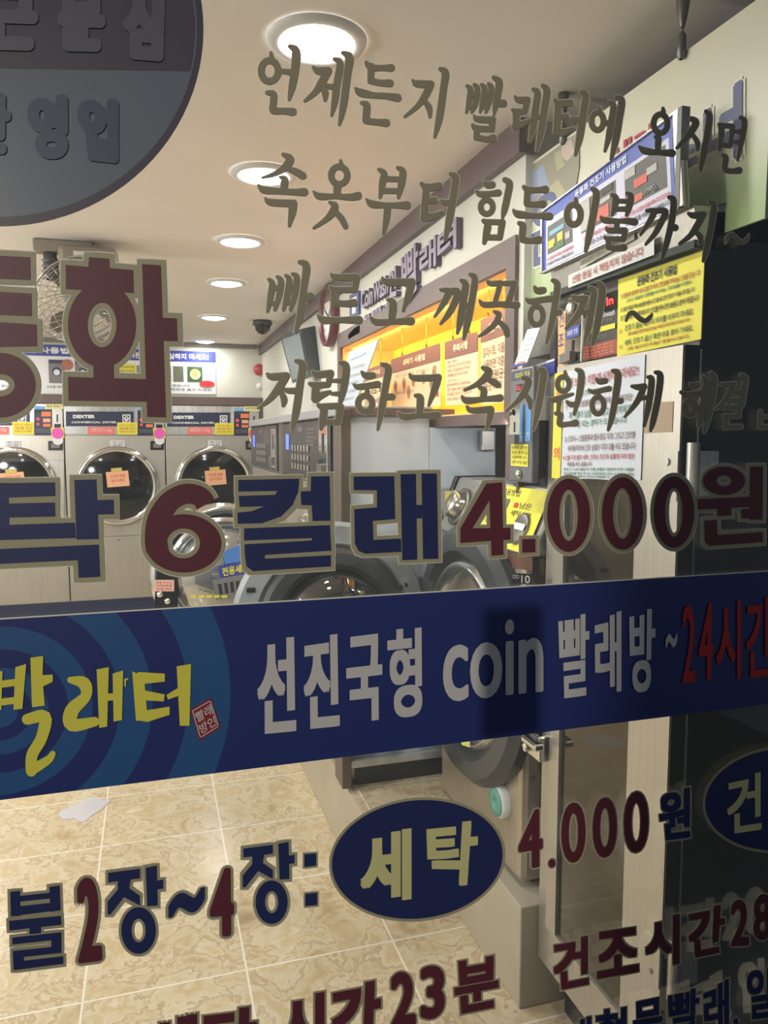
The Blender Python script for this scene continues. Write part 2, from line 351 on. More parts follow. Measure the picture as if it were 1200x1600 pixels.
LINE4 = [
 (O_, [S(205,255,30,260,290,80,430,280,85), S(430,285,85,330,440,90,220,570,60,95,660,25), S(370,470,55,405,560,75,395,625,45), S(410,440,40,460,455,65,550,455,70), S(545,105,45,620,150,85,595,350,85,545,700,85,495,905,35)]),
 (O_, [S(735,230,35,790,265,75,950,250,80), S(950,250,80,925,380,60), S(705,370,40,770,390,75,920,385,65), S(775,400,85,770,520,90), S(775,545,105,840,510,80,940,470,45), S(960,340,35,1090,335,60), S(960,490,35,1060,490,60), S(1060,125,45,1130,170,85,1110,380,85,1080,520,70,1060,590,45), S(810,625,50,870,680,85,855,790,80,835,900,40), S(850,640,70,1060,630,70), S(1065,640,80,1035,820,75), S(860,820,65,1040,825,65)]),
 (P_, [S(190,235,30,235,275,75,320,275,75), S(95,380,22,150,410,65,300,390,70,375,380,80), O(230,605,82,92,70), S(255,440,40,255,470,60), S(425,145,40,500,190,80,475,370,80,420,680,75,378,910,30), S(480,530,70,545,525,80)]),
 (P_, [S(750,260,25,810,305,70,1080,300,75), S(1085,300,85,1045,430,80,975,625,30), S(820,510,40,875,545,85,865,730,75), S(615,705,25,680,760,75,860,745,60,990,745,75,1080,740,85)]),
 (Q_, [S(410,185,45,480,230,85,430,310,85,330,385,55,195,445,30), S(470,320,55,550,360,75,590,390,65), S(370,415,40,420,450,75,410,550,70), S(165,520,25,220,570,75,410,555,60,540,545,70,610,540,85), S(225,640,30,280,685,65,500,670,75), S(505,675,75,490,770,75,450,910,30)]),
 (Q_, [S(880,300,45,945,340,80,890,480,80,800,590,50,680,690,22), S(920,510,50,960,580,70,965,650,45), S(1065,195,35,1120,235,85,1100,420,80,1050,700,75,1000,915,30)]),
 (R_, [O(242,300,55,67,46), S(258,185,25,262,215,40), S(95,430,15,145,450,50,240,420,45,330,395,25), S(205,450,45,195,560,35), S(275,465,25,310,490,45,370,490,45), S(365,165,30,410,205,60,395,380,60,345,580,30), S(170,575,30,215,590,55,205,660,50,225,680,50,300,675,45,355,665,65)]),
 (R_, [S(552,250,22,580,275,52,635,270,52), S(480,355,20,530,375,42,620,355,45,670,345,50), O(567,500,55,78,46), S(575,395,25,578,415,40), S(705,175,30,755,210,60,735,400,60,695,620,50,663,730,25), S(745,465,45,780,458,55)]),
 (R_, [S(885,320,25,940,330,50,1000,320,50), S(1000,325,52,930,470,50,820,605,22), S(965,440,30,1050,420,40), S(1035,235,28,1070,265,55,1045,480,55,1000,690,28), S(1105,190,28,1150,225,58,1130,420,58,1085,640,52,1060,735,25)]),
 (S_, [S(290,370,35,330,400,75,375,385,75), S(180,470,35,260,500,65,420,485,70), O(290,655,62,78,76), S(445,300,50,480,350,80,465,500,85,425,720,80,395,860,50), S(530,250,50,570,310,80,545,520,85,500,760,75,455,930,40), S(470,590,70,540,580,70)]),
 (S_, [S(660,380,50,750,385,65,810,375,65), S(800,385,70,710,550,65,590,670,30), S(810,470,55,900,470,55), S(780,570,60,890,570,60), S(885,270,45,935,310,70,915,460,75,890,620,70), S(690,650,55,870,650,55), S(870,650,55,855,750,50), S(690,750,55,860,750,55), S(710,750,60,705,870,60), S(705,880,60,880,875,60)]),
 (S_, [S(1110,700,55,1105,880,55), S(1105,880,55,1230,880,55), S(1120,760,40,1230,755,40)]),
]
def brush_line(data, at, label):
    t = thing('window_lettering', onY(*at), label, 'lettering', 'brush script lines on the glass')
    for crop, sh in data: letter(sh, crop, t, goldb, goldb, 0, .9)
brush_line(LINE1, (780, 170), 'topmost line of dull gold brush lettering on the window, below the brightest ceiling light')
brush_line(LINE2, (780, 320), 'second line from the top of dull gold brush lettering on the window')
brush_line(LINE3, (720, 490), 'shortest line of dull gold brush lettering on the window, over the lit niche')
brush_line(LINE4, (780, 630), 'lowest line of dull gold brush lettering, just above the large navy and maroon row')

# ------------------------------------------------------------------ heavy block lettering on the glass
def Pg(*a): return ('p', [tuple(a[i:i+2]) for i in range(0, len(a), 2)])
T_ = (0, 380, 4); U_ = (0, 720, 10/3); V_ = (340, 720, 10/3); W_ = (690, 700, 1200/260); X_ = (930, 700, 1200/270)
t = thing('window_lettering', onY(150, 520), 'huge maroon gold-outlined block lettering on the window, under the round grey badge', 'lettering')
letter([Pg(-60,75,188,88,190,228,-60,218), Pg(-60,300,195,315,198,455,-60,445), Pg(-60,300,-20,300,-20,455,-60,455), Pg(-60,490,228,508,232,643,-60,650), ('o', 0, 887, 222, 202, 92, 70)], T_, t, maroon, gold, 8.5, 1.3)
letter([Pg(410,135,552,148,557,87,682,97,685,155,832,168,835,310,412,285), ('o', 637, 510, 213, 265, 91, 140), Pg(582,700,708,700,712,850,585,850), Pg(425,835,912,850,915,990,428,983), Pg(888,130,1005,138,1038,1088,920,1085), Pg(1005,465,1105,470,1110,612,1018,610)], T_, t, maroon, gold, 8, 1.3)

t = thing('window_lettering', onY(600, 830), 'wide row of large navy and maroon outlined lettering just above the blue band', 'lettering')
letter([Pg(-60,118,285,112,288,183,-60,195), Pg(-60,225,285,217,288,290,-60,298), Pg(-60,115,42,115,48,340,-60,415), Pg(-60,337,390,322,395,402,-60,415), Pg(387,100,502,97,515,408,398,410), Pg(505,205,592,202,594,278,508,280), Pg(-60,462,515,436,522,604,410,610,405,518,-60,540)], U_, t, navyv, gold, 7.5, 1.2)
letter([('o', 955, 430, 198, 152, 87, 78), ('S', [(1072,228,104),(1040,185,104),(965,172,104),(885,212,108),(828,300,116),(812,400,116),(820,470,116)])], U_, t, maroon, gold, 6.5, 1.2)
letter([Pg(108,100,425,93,420,160,390,230,330,290,230,325,105,328,103,270,180,262,243,237,115,240,110,183,300,177,312,157,108,160), Pg(487,82,583,80,588,312,495,313,490,232,435,230,433,160,485,157), Pg(138,352,585,335,592,468,250,490,243,500,250,510,590,492,590,550,185,575,150,550,142,490,140,435,490,415,492,402,138,415)], V_, t, navyv, gold, 6, 1)
letter([Pg(708,82,920,80,925,303,808,313,812,412,955,405,958,474,770,484,735,470,715,430,712,252,830,243,830,153,710,152), Pg(953,70,1033,68,1040,515,962,518), Pg(1062,66,1142,66,1150,510,1070,512), Pg(1030,230,1065,230,1065,300,1030,300)], V_, t, navyv, gold, 5.5, 1)
letter([Pg(322,257,365,254,350,370,215,592,135,580), Pg(340,256,437,247,447,770,360,778), Pg(135,580,497,575,497,660,135,685)], W_, t, maroon, gold, 5, .8)
letter([Pg(582,658,677,655,677,752,582,755)], W_, t, maroon, gold, 5.2, .6)
letter([('o', 917, 485, 155, 265, 67, 185)], W_, t, maroon, gold, 5.5, .8)
letter([('o', 190, 455, 143, 252, 66, 176)], X_, t, maroon, gold, 5.5, .8)
letter([('o', 548, 445, 140, 247, 62, 171)], X_, t, maroon, gold, 5.5, .8)
letter([('o', 897, 228, 145, 98, 52, 38), Pg(715,355,1075,338,1075,408,715,428), Pg(850,410,945,405,945,468,850,472), Pg(1078,130,1165,128,1162,497,1072,498), Pg(1015,425,1080,420,1080,488,1018,490), Pg(758,505,845,500,850,605,1163,583,1165,653,790,680,762,650)], X_, t, maroon, gold, 5, .6)

# ------------------------------------------------------------------ blue band across the glass
def Q4(*a): return [tuple(a[i:i+2]) for i in range(0, 8, 2)]
BM = bpy.data.materials.new('ringed_navy_vinyl'); BM.use_nodes = True
nt = BM.node_tree; bs = nt.nodes['Principled BSDF']; bs.inputs['Roughness'].default_value = .4
tc = nt.nodes.new('ShaderNodeTexCoord'); sp = nt.nodes.new('ShaderNodeVectorMath'); sp.operation = 'DISTANCE'
cen = onY(0, 1112); sp.inputs[1].default_value = cen
nt.links.new(tc.outputs['Object'], sp.inputs[0])
mr = nt.nodes.new('ShaderNodeMapRange'); mr.inputs['From Max'].default_value = .4; mr.inputs['To Max'].default_value = 1
cr = nt.nodes.new('ShaderNodeValToRGB'); cr.color_ramp.interpolation = 'CONSTANT'
DK, LT = lin(42, 54, 116), lin(46, 92, 146)
el = cr.color_ramp.elements
rad = []
for pxr in (22, 45, 70, 100, 138, 182, 232, 288, 352): rad.append((onY(5+pxr, 1112)-cen).length)
el[0].position = 0; el[0].color = LT; el[1].position = rad[0]/.4; el[1].color = DK
for i, r in enumerate(rad[1:]):
    e_ = el.new(r/.4); e_.color = LT if i % 2 == 0 else DK
nt.links.new(sp.outputs['Value'], mr.inputs[0]); nt.links.new(mr.outputs[0], cr.inputs[0]); nt.links.new(cr.outputs[0], bs.inputs['Base Color'])
t = thing('vinyl_banner', onY(600, 1070), 'long dark blue vinyl band with pale rings at its left across the whole window', 'banner')
mb = MB()
Lx = -.9; Rx = 1.70
zt = lambda x: onY(0, 968).z+(onY(1200, 893).z-onY(0, 968).z)*(x-onY(0, 968).x)/(onY(1200, 893).x-onY(0, 968).x)
zb = lambda x: onY(0, 1250).z+(onY(1200, 1100).z-onY(0, 1250).z)*(x-onY(0, 1250).x)/(onY(1200, 1100).x-onY(0, 1250).x)
by = GY-.0004
mb.poly([(Lx, by, zb(Lx)), (Rx, by, zb(Rx)), (Rx, by, zt(Rx)), (Lx, by, zt(Lx))])
obj('band', mb, BM, t)
mb = MB()
mb.poly([(Lx, GY-.0002, zt(Lx)-.004), (Rx, GY-.0002, zt(Rx)-.004), (Rx, GY-.0002, zt(Rx)+.0016), (Lx, GY-.0002, zt(Lx)+.0016)])
obj('pale_edge', mb, edge, t)
for ch, q, b in (('선', Q4(402,1000,461,995,463,1142,402,1148), 3.2), ('진', Q4(474,998,529,990,531,1134,475,1140), 3.2), ('국', Q4(541,996,597,989,598,1124,541,1130), 3.2), ('형', Q4(605,985,659,979,660,1118,606,1124), 2.8),
                 ('coin', Q4(692,977,849,963,849,1082,692,1098), 2.6), ('빨', Q4(872,965,921,958,920,1086,876,1092), 2), ('래', Q4(929,966,971,954,971,1080,930,1076), 2.4), ('방', Q4(983,956,1025,950,1022,1080,985,1083), 2.4), ('~', Q4(1040,992,1058,988,1058,1010,1040,1014), 1)):
    qletter(ch, q, t, silver, silver, b, 0, 0, 'letter' if ch != 'coin' else 'word')
for ch, q in (('2', Q4(1066,947,1087,944,1086,1066,1066,1068)), ('4', Q4(1092,944,1115,941,1114,1062,1092,1064)), ('시', Q4(1119,942,1158,938,1158,1060,1119,1062)), ('간', Q4(1166,938,1208,932,1208,1056,1166,1060))):
    o = qletter(ch, q, t, redv, redv, 1.6, 0); 
    if ch == '2': o['label'] = 'red digit'
Y_ = (0, 900, 2)
yl = [
 [Pg(-70,300,-40,297,-44,420,-66,422), Pg(-20,300,8,297,4,418,-16,420), Pg(48,285,82,275,70,415,42,418), Pg(-60,335,60,320,60,342,-60,358), Pg(-60,392,60,376,60,398,-60,412), Pg(95,255,135,250,133,310,165,308,165,330,135,345,140,405,100,410), S(85,448,34,140,440,40,130,505,36,100,560,36,98,610,34), S(100,605,34,150,575,26,165,555,18)],
 [S(220,325,20,262,335,40,268,375,34,225,420,44,225,465,42,296,455,30), Pg(302,292,340,285,335,470,310,475), Pg(352,305,385,295,381,450,355,455), Pg(332,368,360,366,360,388,332,390), Pg(388,322,402,318,400,324,394,326,393,346,389,346)],
 [Pg(413,298,450,312,462,452,425,452), Pg(430,300,515,305,515,330,440,338), Pg(440,355,515,370,512,392,445,388), Pg(425,425,530,408,530,434,460,456,427,450), Pg(552,282,597,275,592,468,562,468), Pg(520,372,556,350,560,374,525,386)],
]
for k in yl: letter(k, Y_, t, yellowv, yellowv, 0, 0)
KJ[0] = 0; mb = MB(); polyg(mb, [(297,1109),(330,1090),(345,1136.5),(311.5,1157.5)], 0, LAY[1]); 
q = [onY(x, y, LAY[0]) for x, y in ((297,1109),(330,1090),(345,1136.5),(311.5,1157.5))]
for a in ((.06,.06,.94,.09),(.06,.91,.94,.94),(.06,.06,.1,.94),(.9,.06,.94,.94)): mb.poly(sub(q, *a), 1)
text(mb, '빨래', sub(q, .14, .16, .88, .48), 1, .0002); text(mb, '방인', sub(q, .14, .54, .88, .86), 1, .0002)
obj('red_seal', mb, [mat('seal_red', (150, 40, 48), .5), silver], t)

# ------------------------------------------------------------------ lower lettering
def row(items, at, label, g=3.2, e=.7):
    t = thing('window_lettering', onY(*at), label, 'lettering')
    for ch, q, b, fm in items: qletter(ch, q, t, fm, gold, b, g, e)
    return t
N, M = navyv, maroon
t = row([('2', Q4(119,1373,155,1369,160,1501,122,1506), 4, M), ('~', Q4(263,1402,320,1382,320,1420,263,1438), 3.4, N), ('4', Q4(327,1358,365,1355,366,1462,328,1466), 3.8, M)],
    (230, 1430), 'navy and maroon outlined lettering on the window left of the whole navy oval', 4, .7)
Z_ = (0, 1200, 2)
letter([Pg(32,388,62,384,64,462,34,464), Pg(154,372,186,367,189,445,157,450), Pg(62,400,155,390,155,408,62,418), Pg(62,432,155,422,157,448,64,460), Pg(28,478,190,462,192,490,30,508), Pg(92,498,128,494,128,516,92,520), Pg(38,530,192,513,192,535,38,552), Pg(160,535,192,532,192,568,160,572), Pg(40,572,192,556,192,578,42,594), Pg(40,574,74,572,76,622,42,630), Pg(42,606,198,588,198,612,44,632)], Z_, t, N, gold, 4, .7)
for k_, ox_, oy_ in ((1, 0, 0), (.93, 440, -44)):
    f_ = lambda *p: ('p', [(338+(p[i]-338)*k_+ox_*.96, 312+(p[i+1]-312)*k_+oy_*1.7) for i in range(0, len(p), 2)])
    letter([f_(338,328,437,315,437,345,338,358), f_(368,340,410,338,402,385,345,458,336,458,336,418,368,380), f_(395,370,437,400,437,430,385,402), f_(455,312,490,305,493,430,460,432), f_(490,352,510,349,510,377,490,380), ('o', 338+(433-338)*k_+ox_*.96, 312+(508-312)*k_+oy_*1.7, 54*k_, 73*k_, 22*k_, 37*k_)], Z_, t, N, gold, 4, .7)
for p_ in (Pg(951,270,988,267,988,305,951,310), Pg(954,394,991,390,991,428,954,432)): letter([p_], Z_, t, N, gold, 2.5, .5, 'dot')
row([('4', Q4(810,1268,848,1263,848,1354,810,1360), 3.2, M), ('.', Q4(857,1343,868,1342,868,1355,857,1356), 1, M), ('0', Q4(877,1256,915,1252,915,1346,877,1350), 2.6, M), ('0', Q4(926,1248,964,1244,964,1338,926,1342), 2.6, M), ('0', Q4(975,1239,1013,1235,1013,1330,975,1334), 2.6, M), ('원', Q4(1027,1240,1079,1230,1079,1308,1034,1314), 2.6, N)],
    (920, 1300), 'maroon price figures with navy last letter between the two navy ovals', 2.4, .5)
row([('건', Q4(862,1472,920,1462,920,1538,867,1549), 3, M), ('조', Q4(931,1457,998,1448,998,1518,933,1530), 3.2, M), ('시', Q4(1007,1441,1062,1428,1062,1506,1009,1503), 3.2, M), ('간', Q4(1073,1424,1135,1412,1129,1488,1079,1498), 3, M), ('2', Q4(1142,1409,1169,1402,1171,1477,1142,1479), 3, M), ('8', Q4(1177,1401,1206,1394,1206,1467,1178,1471), 3, M)],
    (1020, 1480), 'maroon outlined lettering low at the right, under the maroon price figures', 2.4, .5)
row([('세', Q4(232,1592,308,1584,308,1680,232,1686), 4, M), ('탁', Q4(318,1582,402,1572,400,1670,318,1675), 4, M), ('시', Q4(437,1561,507,1550,507,1650,437,1655), 4, M), ('간', Q4(516,1546,597,1530,591,1634,521,1639), 4, M), ('2', Q4(610,1520,648,1517,650,1601,611,1606), 4, M), ('3', Q4(656,1511,695,1507,695,1590,657,1594), 4, M), ('분', Q4(707,1504,780,1492,778,1573,713,1586), 3.4, M)],
    (560, 1570), 'maroon outlined lettering below the navy oval, cut by the lower picture edge', 3.2, .6)
row([('대', Q4(884,1596,924,1588,924,1664,884,1668), 2.2, N), ('형', Q4(931,1579,979,1573,979,1650,933,1655), 2.2, N), ('물', Q4(989,1567,1035,1557,1035,1635,991,1640), 2.2, N), ('빨', Q4(1044,1553,1093,1543,1091,1618,1047,1624), 1.8, N), ('래', Q4(1099,1546,1139,1529,1139,1610,1101,1611), 2.2, N), (',', Q4(1146,1592,1154,1590,1154,1606,1146,1608), .8, N), ('일', Q4(1167,1516,1207,1509,1207,1589,1169,1594), 2.2, N)],
    (1050, 1590), 'all-navy outlined lettering in the lower right corner, cut by the picture edge', 2.2, .5)
# ovals
def oval(cx, cy, rx, ry, letters, label, tilt=0.0):
    t = thing('vinyl_badge', onY(cx, cy), label, 'badge')
    def ell(k, lay):
        KJ[0] = 0; mb = MB(); n = 64
        put(mb, [(cx+(rx+k)*math.cos(a)+0*tilt, cy+(ry+k)*math.sin(a)-tilt*(rx+k)*math.cos(a)) for a in [2*math.pi*i/n for i in range(n)]], [tuple(range(n))], 0, lay)
        return mb
    obj('oval_rim', ell(0, LAY[2]+.0001), gold, t); obj('oval_face', ell(-4.5, LAY[1]), navyv, t)
    for ch, q, b in letters: qletter(ch, q, t, mat('badge_cream_vinyl', (222, 214, 150), .5), gold, b, 0)
oval(652, 1343, 138, 97, [('세', Q4(563,1303,643,1294,643,1405,563,1411), 4.2), ('탁', Q4(666,1290,749,1281,741,1384,669,1380), 3.6)], 'navy oval badge with cream letters in the lower middle of the window', .06)
oval(1222, 1249, 124, 84, [('건', Q4(1135,1218,1190,1206,1190,1296,1137,1304), 2.4), ('조', Q4(1200,1204,1262,1196,1262,1286,1200,1296), 2.4)], 'navy oval badge with cream letters, cut by the right picture edge', .06)
# big round badge, upper left
t = thing('vinyl_badge', onY(0, 46), 'big round grey badge with faint letters in the upper left corner of the window', 'badge')
bface = mat('badge_milky_vinyl', (112, 118, 130), .35); brim = mat('badge_plum_vinyl', (82, 76, 88), .4)  # grey takes in the milky reflection over the badge
def disc_px(cx, cy, rx, ry, lay):
    KJ[0] = 0; mb = MB(); n = 96
    put(mb, [(cx+rx*math.cos(2*math.pi*i/n), cy+ry*math.sin(2*math.pi*i/n)) for i in range(n)], [tuple(range(n))], 0, lay); return mb
obj('badge_rim', disc_px(0, 46, 318, 308, GY-.0003), brim, t)
obj('badge_face', disc_px(0, 46, 308, 293, GY-.0005), bface, t)
KJ[0] = 0; mb = MB()
arc = [(305*math.cos(a), 46+290*math.sin(a)) for a in [math.radians(x) for x in range(-89, 16, 3)]]
put(mb, [(-120, 105)]+[(-120, -240)]+arc, [tuple(range(len(arc)+2))], 0, GY-.0007)
obj('dark_sector', mb, brim, t)
lt = mat('badge_light_letter', (100, 97, 110), .4); dkb = mat('badge_dark_letter', (80, 87, 108), .4)
for ch, q in (('근', Q4(-24,-26,60,-22,60,80,-24,78)), ('문', Q4(88,-28,165,-22,165,82,90,80)), ('심', Q4(190,-18,258,-12,256,97,192,92))): qletter(ch, q, t, lt, lt, 6, 0, 0, 'letter', True)
for ch, q in (('간', Q4(-52,142,18,145,16,242,-48,240)), ('영', Q4(40,147,106,147,107,249,48,249)), ('업', Q4(118,150,185,155,186,256,128,250))): qletter(ch, q, t, dkb, dkb, 5, 0, 0, 'letter', True)
# ------------------------------------------------------------------ room shell
CZ = 2.32; YB = 6.85; XR = 1.75; XL = -2.6; YG = GY+.008
def tile_material():
    Mt = bpy.data.materials.new('marble_tile'); Mt.use_nodes = True; nt = Mt.node_tree; b = nt.nodes['Principled BSDF']
    tc = nt.nodes.new('ShaderNodeTexCoord'); sx = nt.nodes.new('ShaderNodeSeparateXYZ'); nt.links.new(tc.outputs['Object'], sx.inputs[0])
    def line(sock, o, p, w):
        a = nt.nodes.new('ShaderNodeMath'); a.operation = 'SUBTRACT'; a.inputs[1].default_value = o; nt.links.new(sock, a.inputs[0])
        c = nt.nodes.new('ShaderNodeMath'); c.operation = 'FLOORED_MODULO'; c.inputs[1].default_value = p; nt.links.new(a.outputs[0], c.inputs[0])
        d = nt.nodes.new('ShaderNodeMath'); d.operation = 'LESS_THAN'; d.inputs[1].default_value = w; nt.links.new(c.outputs[0], d.inputs[0])
        e = nt.nodes.new('ShaderNodeMath'); e.operation = 'DIVIDE'; e.inputs[1].default_value = p; nt.links.new(a.outputs[0], e.inputs[0])
        f = nt.nodes.new('ShaderNodeMath'); f.operation = 'FLOOR'; nt.links.new(e.outputs[0], f.inputs[0])
        return d.outputs[0], f.outputs[0]
    l1, i1 = line(sx.outputs[0], .215, .435, .006); l2, i2 = line(sx.outputs[1], 2.06, .41, .006)
    g = nt.nodes.new('ShaderNodeMath'); g.operation = 'MAXIMUM'; nt.links.new(l1, g.inputs[0]); nt.links.new(l2, g.inputs[1])
    cmb = nt.nodes.new('ShaderNodeCombineXYZ'); nt.links.new(i1, cmb.inputs[0]); nt.links.new(i2, cmb.inputs[1])
    sc_ = nt.nodes.new('ShaderNodeVectorMath'); sc_.operation = 'MULTIPLY_ADD'; sc_.inputs[1].default_value = (3.7, 5.3, 1); nt.links.new(cmb.outputs[0], sc_.inputs[0]); nt.links.new(tc.outputs['Object'], sc_.inputs[2])
    n1 = nt.nodes.new('ShaderNodeTexNoise'); n1.inputs['Scale'].default_value = 6.5; n1.inputs['Detail'].default_value = 9; n1.inputs['Roughness'].default_value = .62; n1.inputs['Distortion'].default_value = .5; nt.links.new(sc_.outputs[0], n1.inputs['Vector'])
    r1 = nt.nodes.new('ShaderNodeValToRGB'); E = r1.color_ramp.elements
    E[0].position = .25; E[0].color = lin(146, 122, 88); E[1].position = .75; E[1].color = lin(222, 216, 202)
    for p, c in ((.38, (186, 166, 128)), (.46, (202, 188, 158)), (.497, (176, 154, 118)), (.515, (206, 194, 168)), (.62, (192, 172, 132))):
        e = E.new(p); e.color = lin(*c)
    nt.links.new(n1.outputs[0], r1.inputs[0])
    mx = nt.nodes.new('ShaderNodeMix'); mx.data_type = 'RGBA'; mx.inputs[7].default_value = lin(226, 220, 206)
    nt.links.new(g.outputs[0], mx.inputs[0]); nt.links.new(r1.outputs[0], mx.inputs[6]); nt.links.new(mx.outputs[2], b.inputs['Base Color'])
    b.inputs['Roughness'].default_value = .2; b.inputs['Specular IOR Level'].default_value = .4
    bp = nt.nodes.new('ShaderNodeBump'); bp.inputs['Strength'].default_value = .06; bp.inputs['Distance'].default_value = .01; nt.links.new(n1.outputs[0], bp.inputs['Height']); nt.links.new(bp.outputs[0], b.inputs['Normal'])
    return Mt
tile = tile_material()
struct('floor', MB().box(XL, XR, GY-.15, YB+.2, -.06, 0), tile)
struct('ceiling', MB().box(XL, XR, GY-.05, YB+.2, CZ, CZ+.06), ceilm)
struct('wall_left', MB().box(XL-.08, XL, GY-.05, YB+.2, 0, CZ), wallm)
struct('wall_right', MB().box(XR, XR+.08, GY-.05, YB+.2, 0, CZ), wallm)
wb = MB(); wb.box(XL, XR, YB, YB+.08, 1.86, CZ); wb.box(.93, XR, YB, YB+.08, 0, 1.86); wb.box(XL, onY(103, 760, 6.8).x-.83, YB-.04, YB+.08, 0, 1.79); wb.box(XL, XR, 7.75, 7.8, 0, 1.9)
struct('wall_back', wb, wallm)
struct('trim_1', MB().box(XL, .93, YB-.06, YB+.01, 1.79, 1.86), brown)               # ledge over the dryers
struct('trim_2', MB().box(.86, .96, YB-.05, YB+.01, 0, 1.86), brown)
struct('trim_3', MB().box(XL, .9, YB-.03, YB, CZ-.035, CZ), mat('ceiling_edge', (120, 116, 112), .6))
struct('pavement', MB().box(-3.4, 3, -3.2, GY-.15, -.08, -.02), mat('pavement_concrete', (92, 90, 86), .8, noise=.15, nscale=12))
# bulkhead over the washers, with the lit niche cut into it
BX = .95; BY0 = 1.865
NY0 = onX(794, 600, BX).y; NY1 = 3.87; NZ0 = 1.575; NZ1 = 1.964
w = MB(); w.box(BX, XR, BY0, NY0, 1.55, CZ); w.box(BX, XR, NY1, YB, 1.55, CZ); w.box(BX, XR, NY0, NY1, NZ1, CZ); w.box(BX, XR, NY0, NY1, 1.55, NZ0)
struct('wall_bulkhead', w, wallm)
w = MB(); w.box(1.22, 1.24, NY0, NY1, NZ0, NZ1)
nich = mat('niche_yellow_paint', (255, 222, 84), .7)
struct('wall_niche', w, nich)
struct('trim_4', MB().box(BX+.002, 1.22, NY0, NY1, NZ1-.006, NZ1).box(BX+.002, 1.22, NY1-.006, NY1, NZ0, NZ1).box(BX+.002, 1.22, NY0, NY0+.006, NZ0, NZ1).box(BX+.002, 1.22, NY0, NY1, NZ0, NZ0+.006), mat('niche_lining', (244, 200, 140), .6))
# brown frame round the niche, band at the ceiling, end post
fw = .06; x0, x1 = BX-.012, BX+.01
f = MB(); f.box(x0, x1, NY0-.055, NY1+.06, NZ1, NZ1+.075); f.box(x0, x1, NY0-.055, NY1+.06, NZ0-.035, NZ0); f.box(x0, x1, NY0-.055, NY0, NZ0, NZ1); f.box(x0, x1, NY1, NY1+.06, NZ0, NZ1)
struct('trim_5', f, brown)
struct('trim_6', MB().box(BX-.025, BX+.02, BY0-.01, YB, CZ-.085, CZ), mat('plum_brown_trim', (104, 90, 92), .5))
struct('trim_7', MB().box(BX, BX+.05, BY0-.004, NY0+.01, 1.385, 1.55), brown)
struct('trim_8', MB().box(BX+.002, XR, BY0+.02, BY0+.03, 1.3, 1.55), darksteel)
# stone plinths along the right side
ptile = tile
struct('trim_9', MB().box(.888, XR, 1.70, 2.30, 0, .285), plinthm, bevel=.004)
struct('trim_10', MB().box(.622, XR, 2.30, YB, 0, .285), plinthm, bevel=.004)
struct('trim_11', MB().box(.63, XR, 2.302, YB, .2851, .290), tile)
struct('window_1', MB().box(XL, XR, GY, YG, .06, CZ), pane)
struct('trim_12', MB().box(XL, XR, GY-.03, GY+.04, 0, .06), darksteel)
# the front of the building beyond the pane, out of frame, closes the room above
struct('wall_front', MB().box(XL-.1, XR+.1, GY-.05, GY+.05, CZ, CZ+.5).box(XR, XR+.6, GY-.05, GY+.05, 0, CZ).box(XL-.6, XL, GY-.05, GY+.05, 0, CZ), wallm)

# ------------------------------------------------------------------ ceiling lights
ring_m = mat('downlight_rim', (214, 214, 216), .4)
lamp_m = mat('lamp_glow', (255, 250, 240), .5, emit=(255, 250, 242), es=22)
names = ['nearest and largest recessed ceiling downlight, glaring above the top lettering line', 'second recessed ceiling downlight from the window, partly behind the second lettering line',
         'third recessed ceiling downlight from the window, alone on bare ceiling', 'fourth recessed ceiling downlight from the window, beside the maroon lettering',
         'fifth recessed ceiling downlight from the window, second from the back wall', 'farthest and smallest recessed ceiling downlight, above the dryer poster']
LP = [onZ(495, 62, CZ), onZ(412, 271, CZ), onZ(375, 376, CZ), onZ(354, 441, CZ), onZ(334, 495, CZ), onZ(318, 537, CZ)]
LP[5].y = min(LP[5].y, YB-.18)
t = None
for p, lab in zip(LP, names):
    if t is None:
        t = thing('ceiling_downlight', p, lab, 'ceiling light', 'row of ceiling downlights')
        obj('rim', MB().lathe([(.074, -.006), (.082, -.012), (.100, -.009), (.104, -.001)], p, (0, 0, 1), 0), ring_m, t)
        obj('lamp', MB().lathe([(0, -.020), (.05, -.017), (.074, -.006)], p, (0, 0, 1), 0), lamp_m, t)
        t0 = t; p0 = p
    else: dup(t0, p-p0, lab)
def area(name, loc, size, power, col=(1, .98, .95), rot=(0, 0, 0), spread=None):
    l = bpy.data.lights.new(name, 'AREA'); l.shape = 'DISK'; l.size = size; l.energy = power; l.color = col
    if spread: l.spread = spread
    o = bpy.data.objects.new(name, l); C.objects.link(o); o.location = loc; o.rotation_euler = rot; return o
for i, p in enumerate(LP): area('downlight_lamp', p-Vector((0, 0, .03)), .12, 6.0 if i < 5 else 3.2)
for y in (1.7, 2.9, 4.1, 5.3, 6.3): area('downlight_lamp', (-1.35, y, CZ-.02), .12, 6.5)
def fill_point(loc, power):
    l = bpy.data.lights.new('ceiling_fill', 'POINT'); l.energy = power; l.color = (1, .97, .94); l.shadow_soft_size = .12
    o = bpy.data.objects.new('ceiling_fill', l); C.objects.link(o); o.location = loc
for y, e_ in ((1.5, 52), (3.4, 46), (5.2, 20)): fill_point((-1.9, y, 1.75), e_)  # unseen fill lights, added to brighten the ceiling

# a pale grey patch on the tiles
mb = MB().poly([onZ(40+x/6, 1210+y/6, .0015) for x, y in ((300,370),(345,335),(400,310),(455,292),(500,270),(550,235),(600,215),(660,215),(720,235),(800,240),(780,268),(740,300),(680,350),(640,372),(600,400),(570,435),(540,450),(510,445),(480,422),(440,410),(400,422),(355,420),(320,400))])
obj('floor_patch', mb, mat('pale_grey_patch', (196, 196, 200), .15), None, 'pale grey irregular patch on the floor tiles, just below the blue band at left', 'mark')

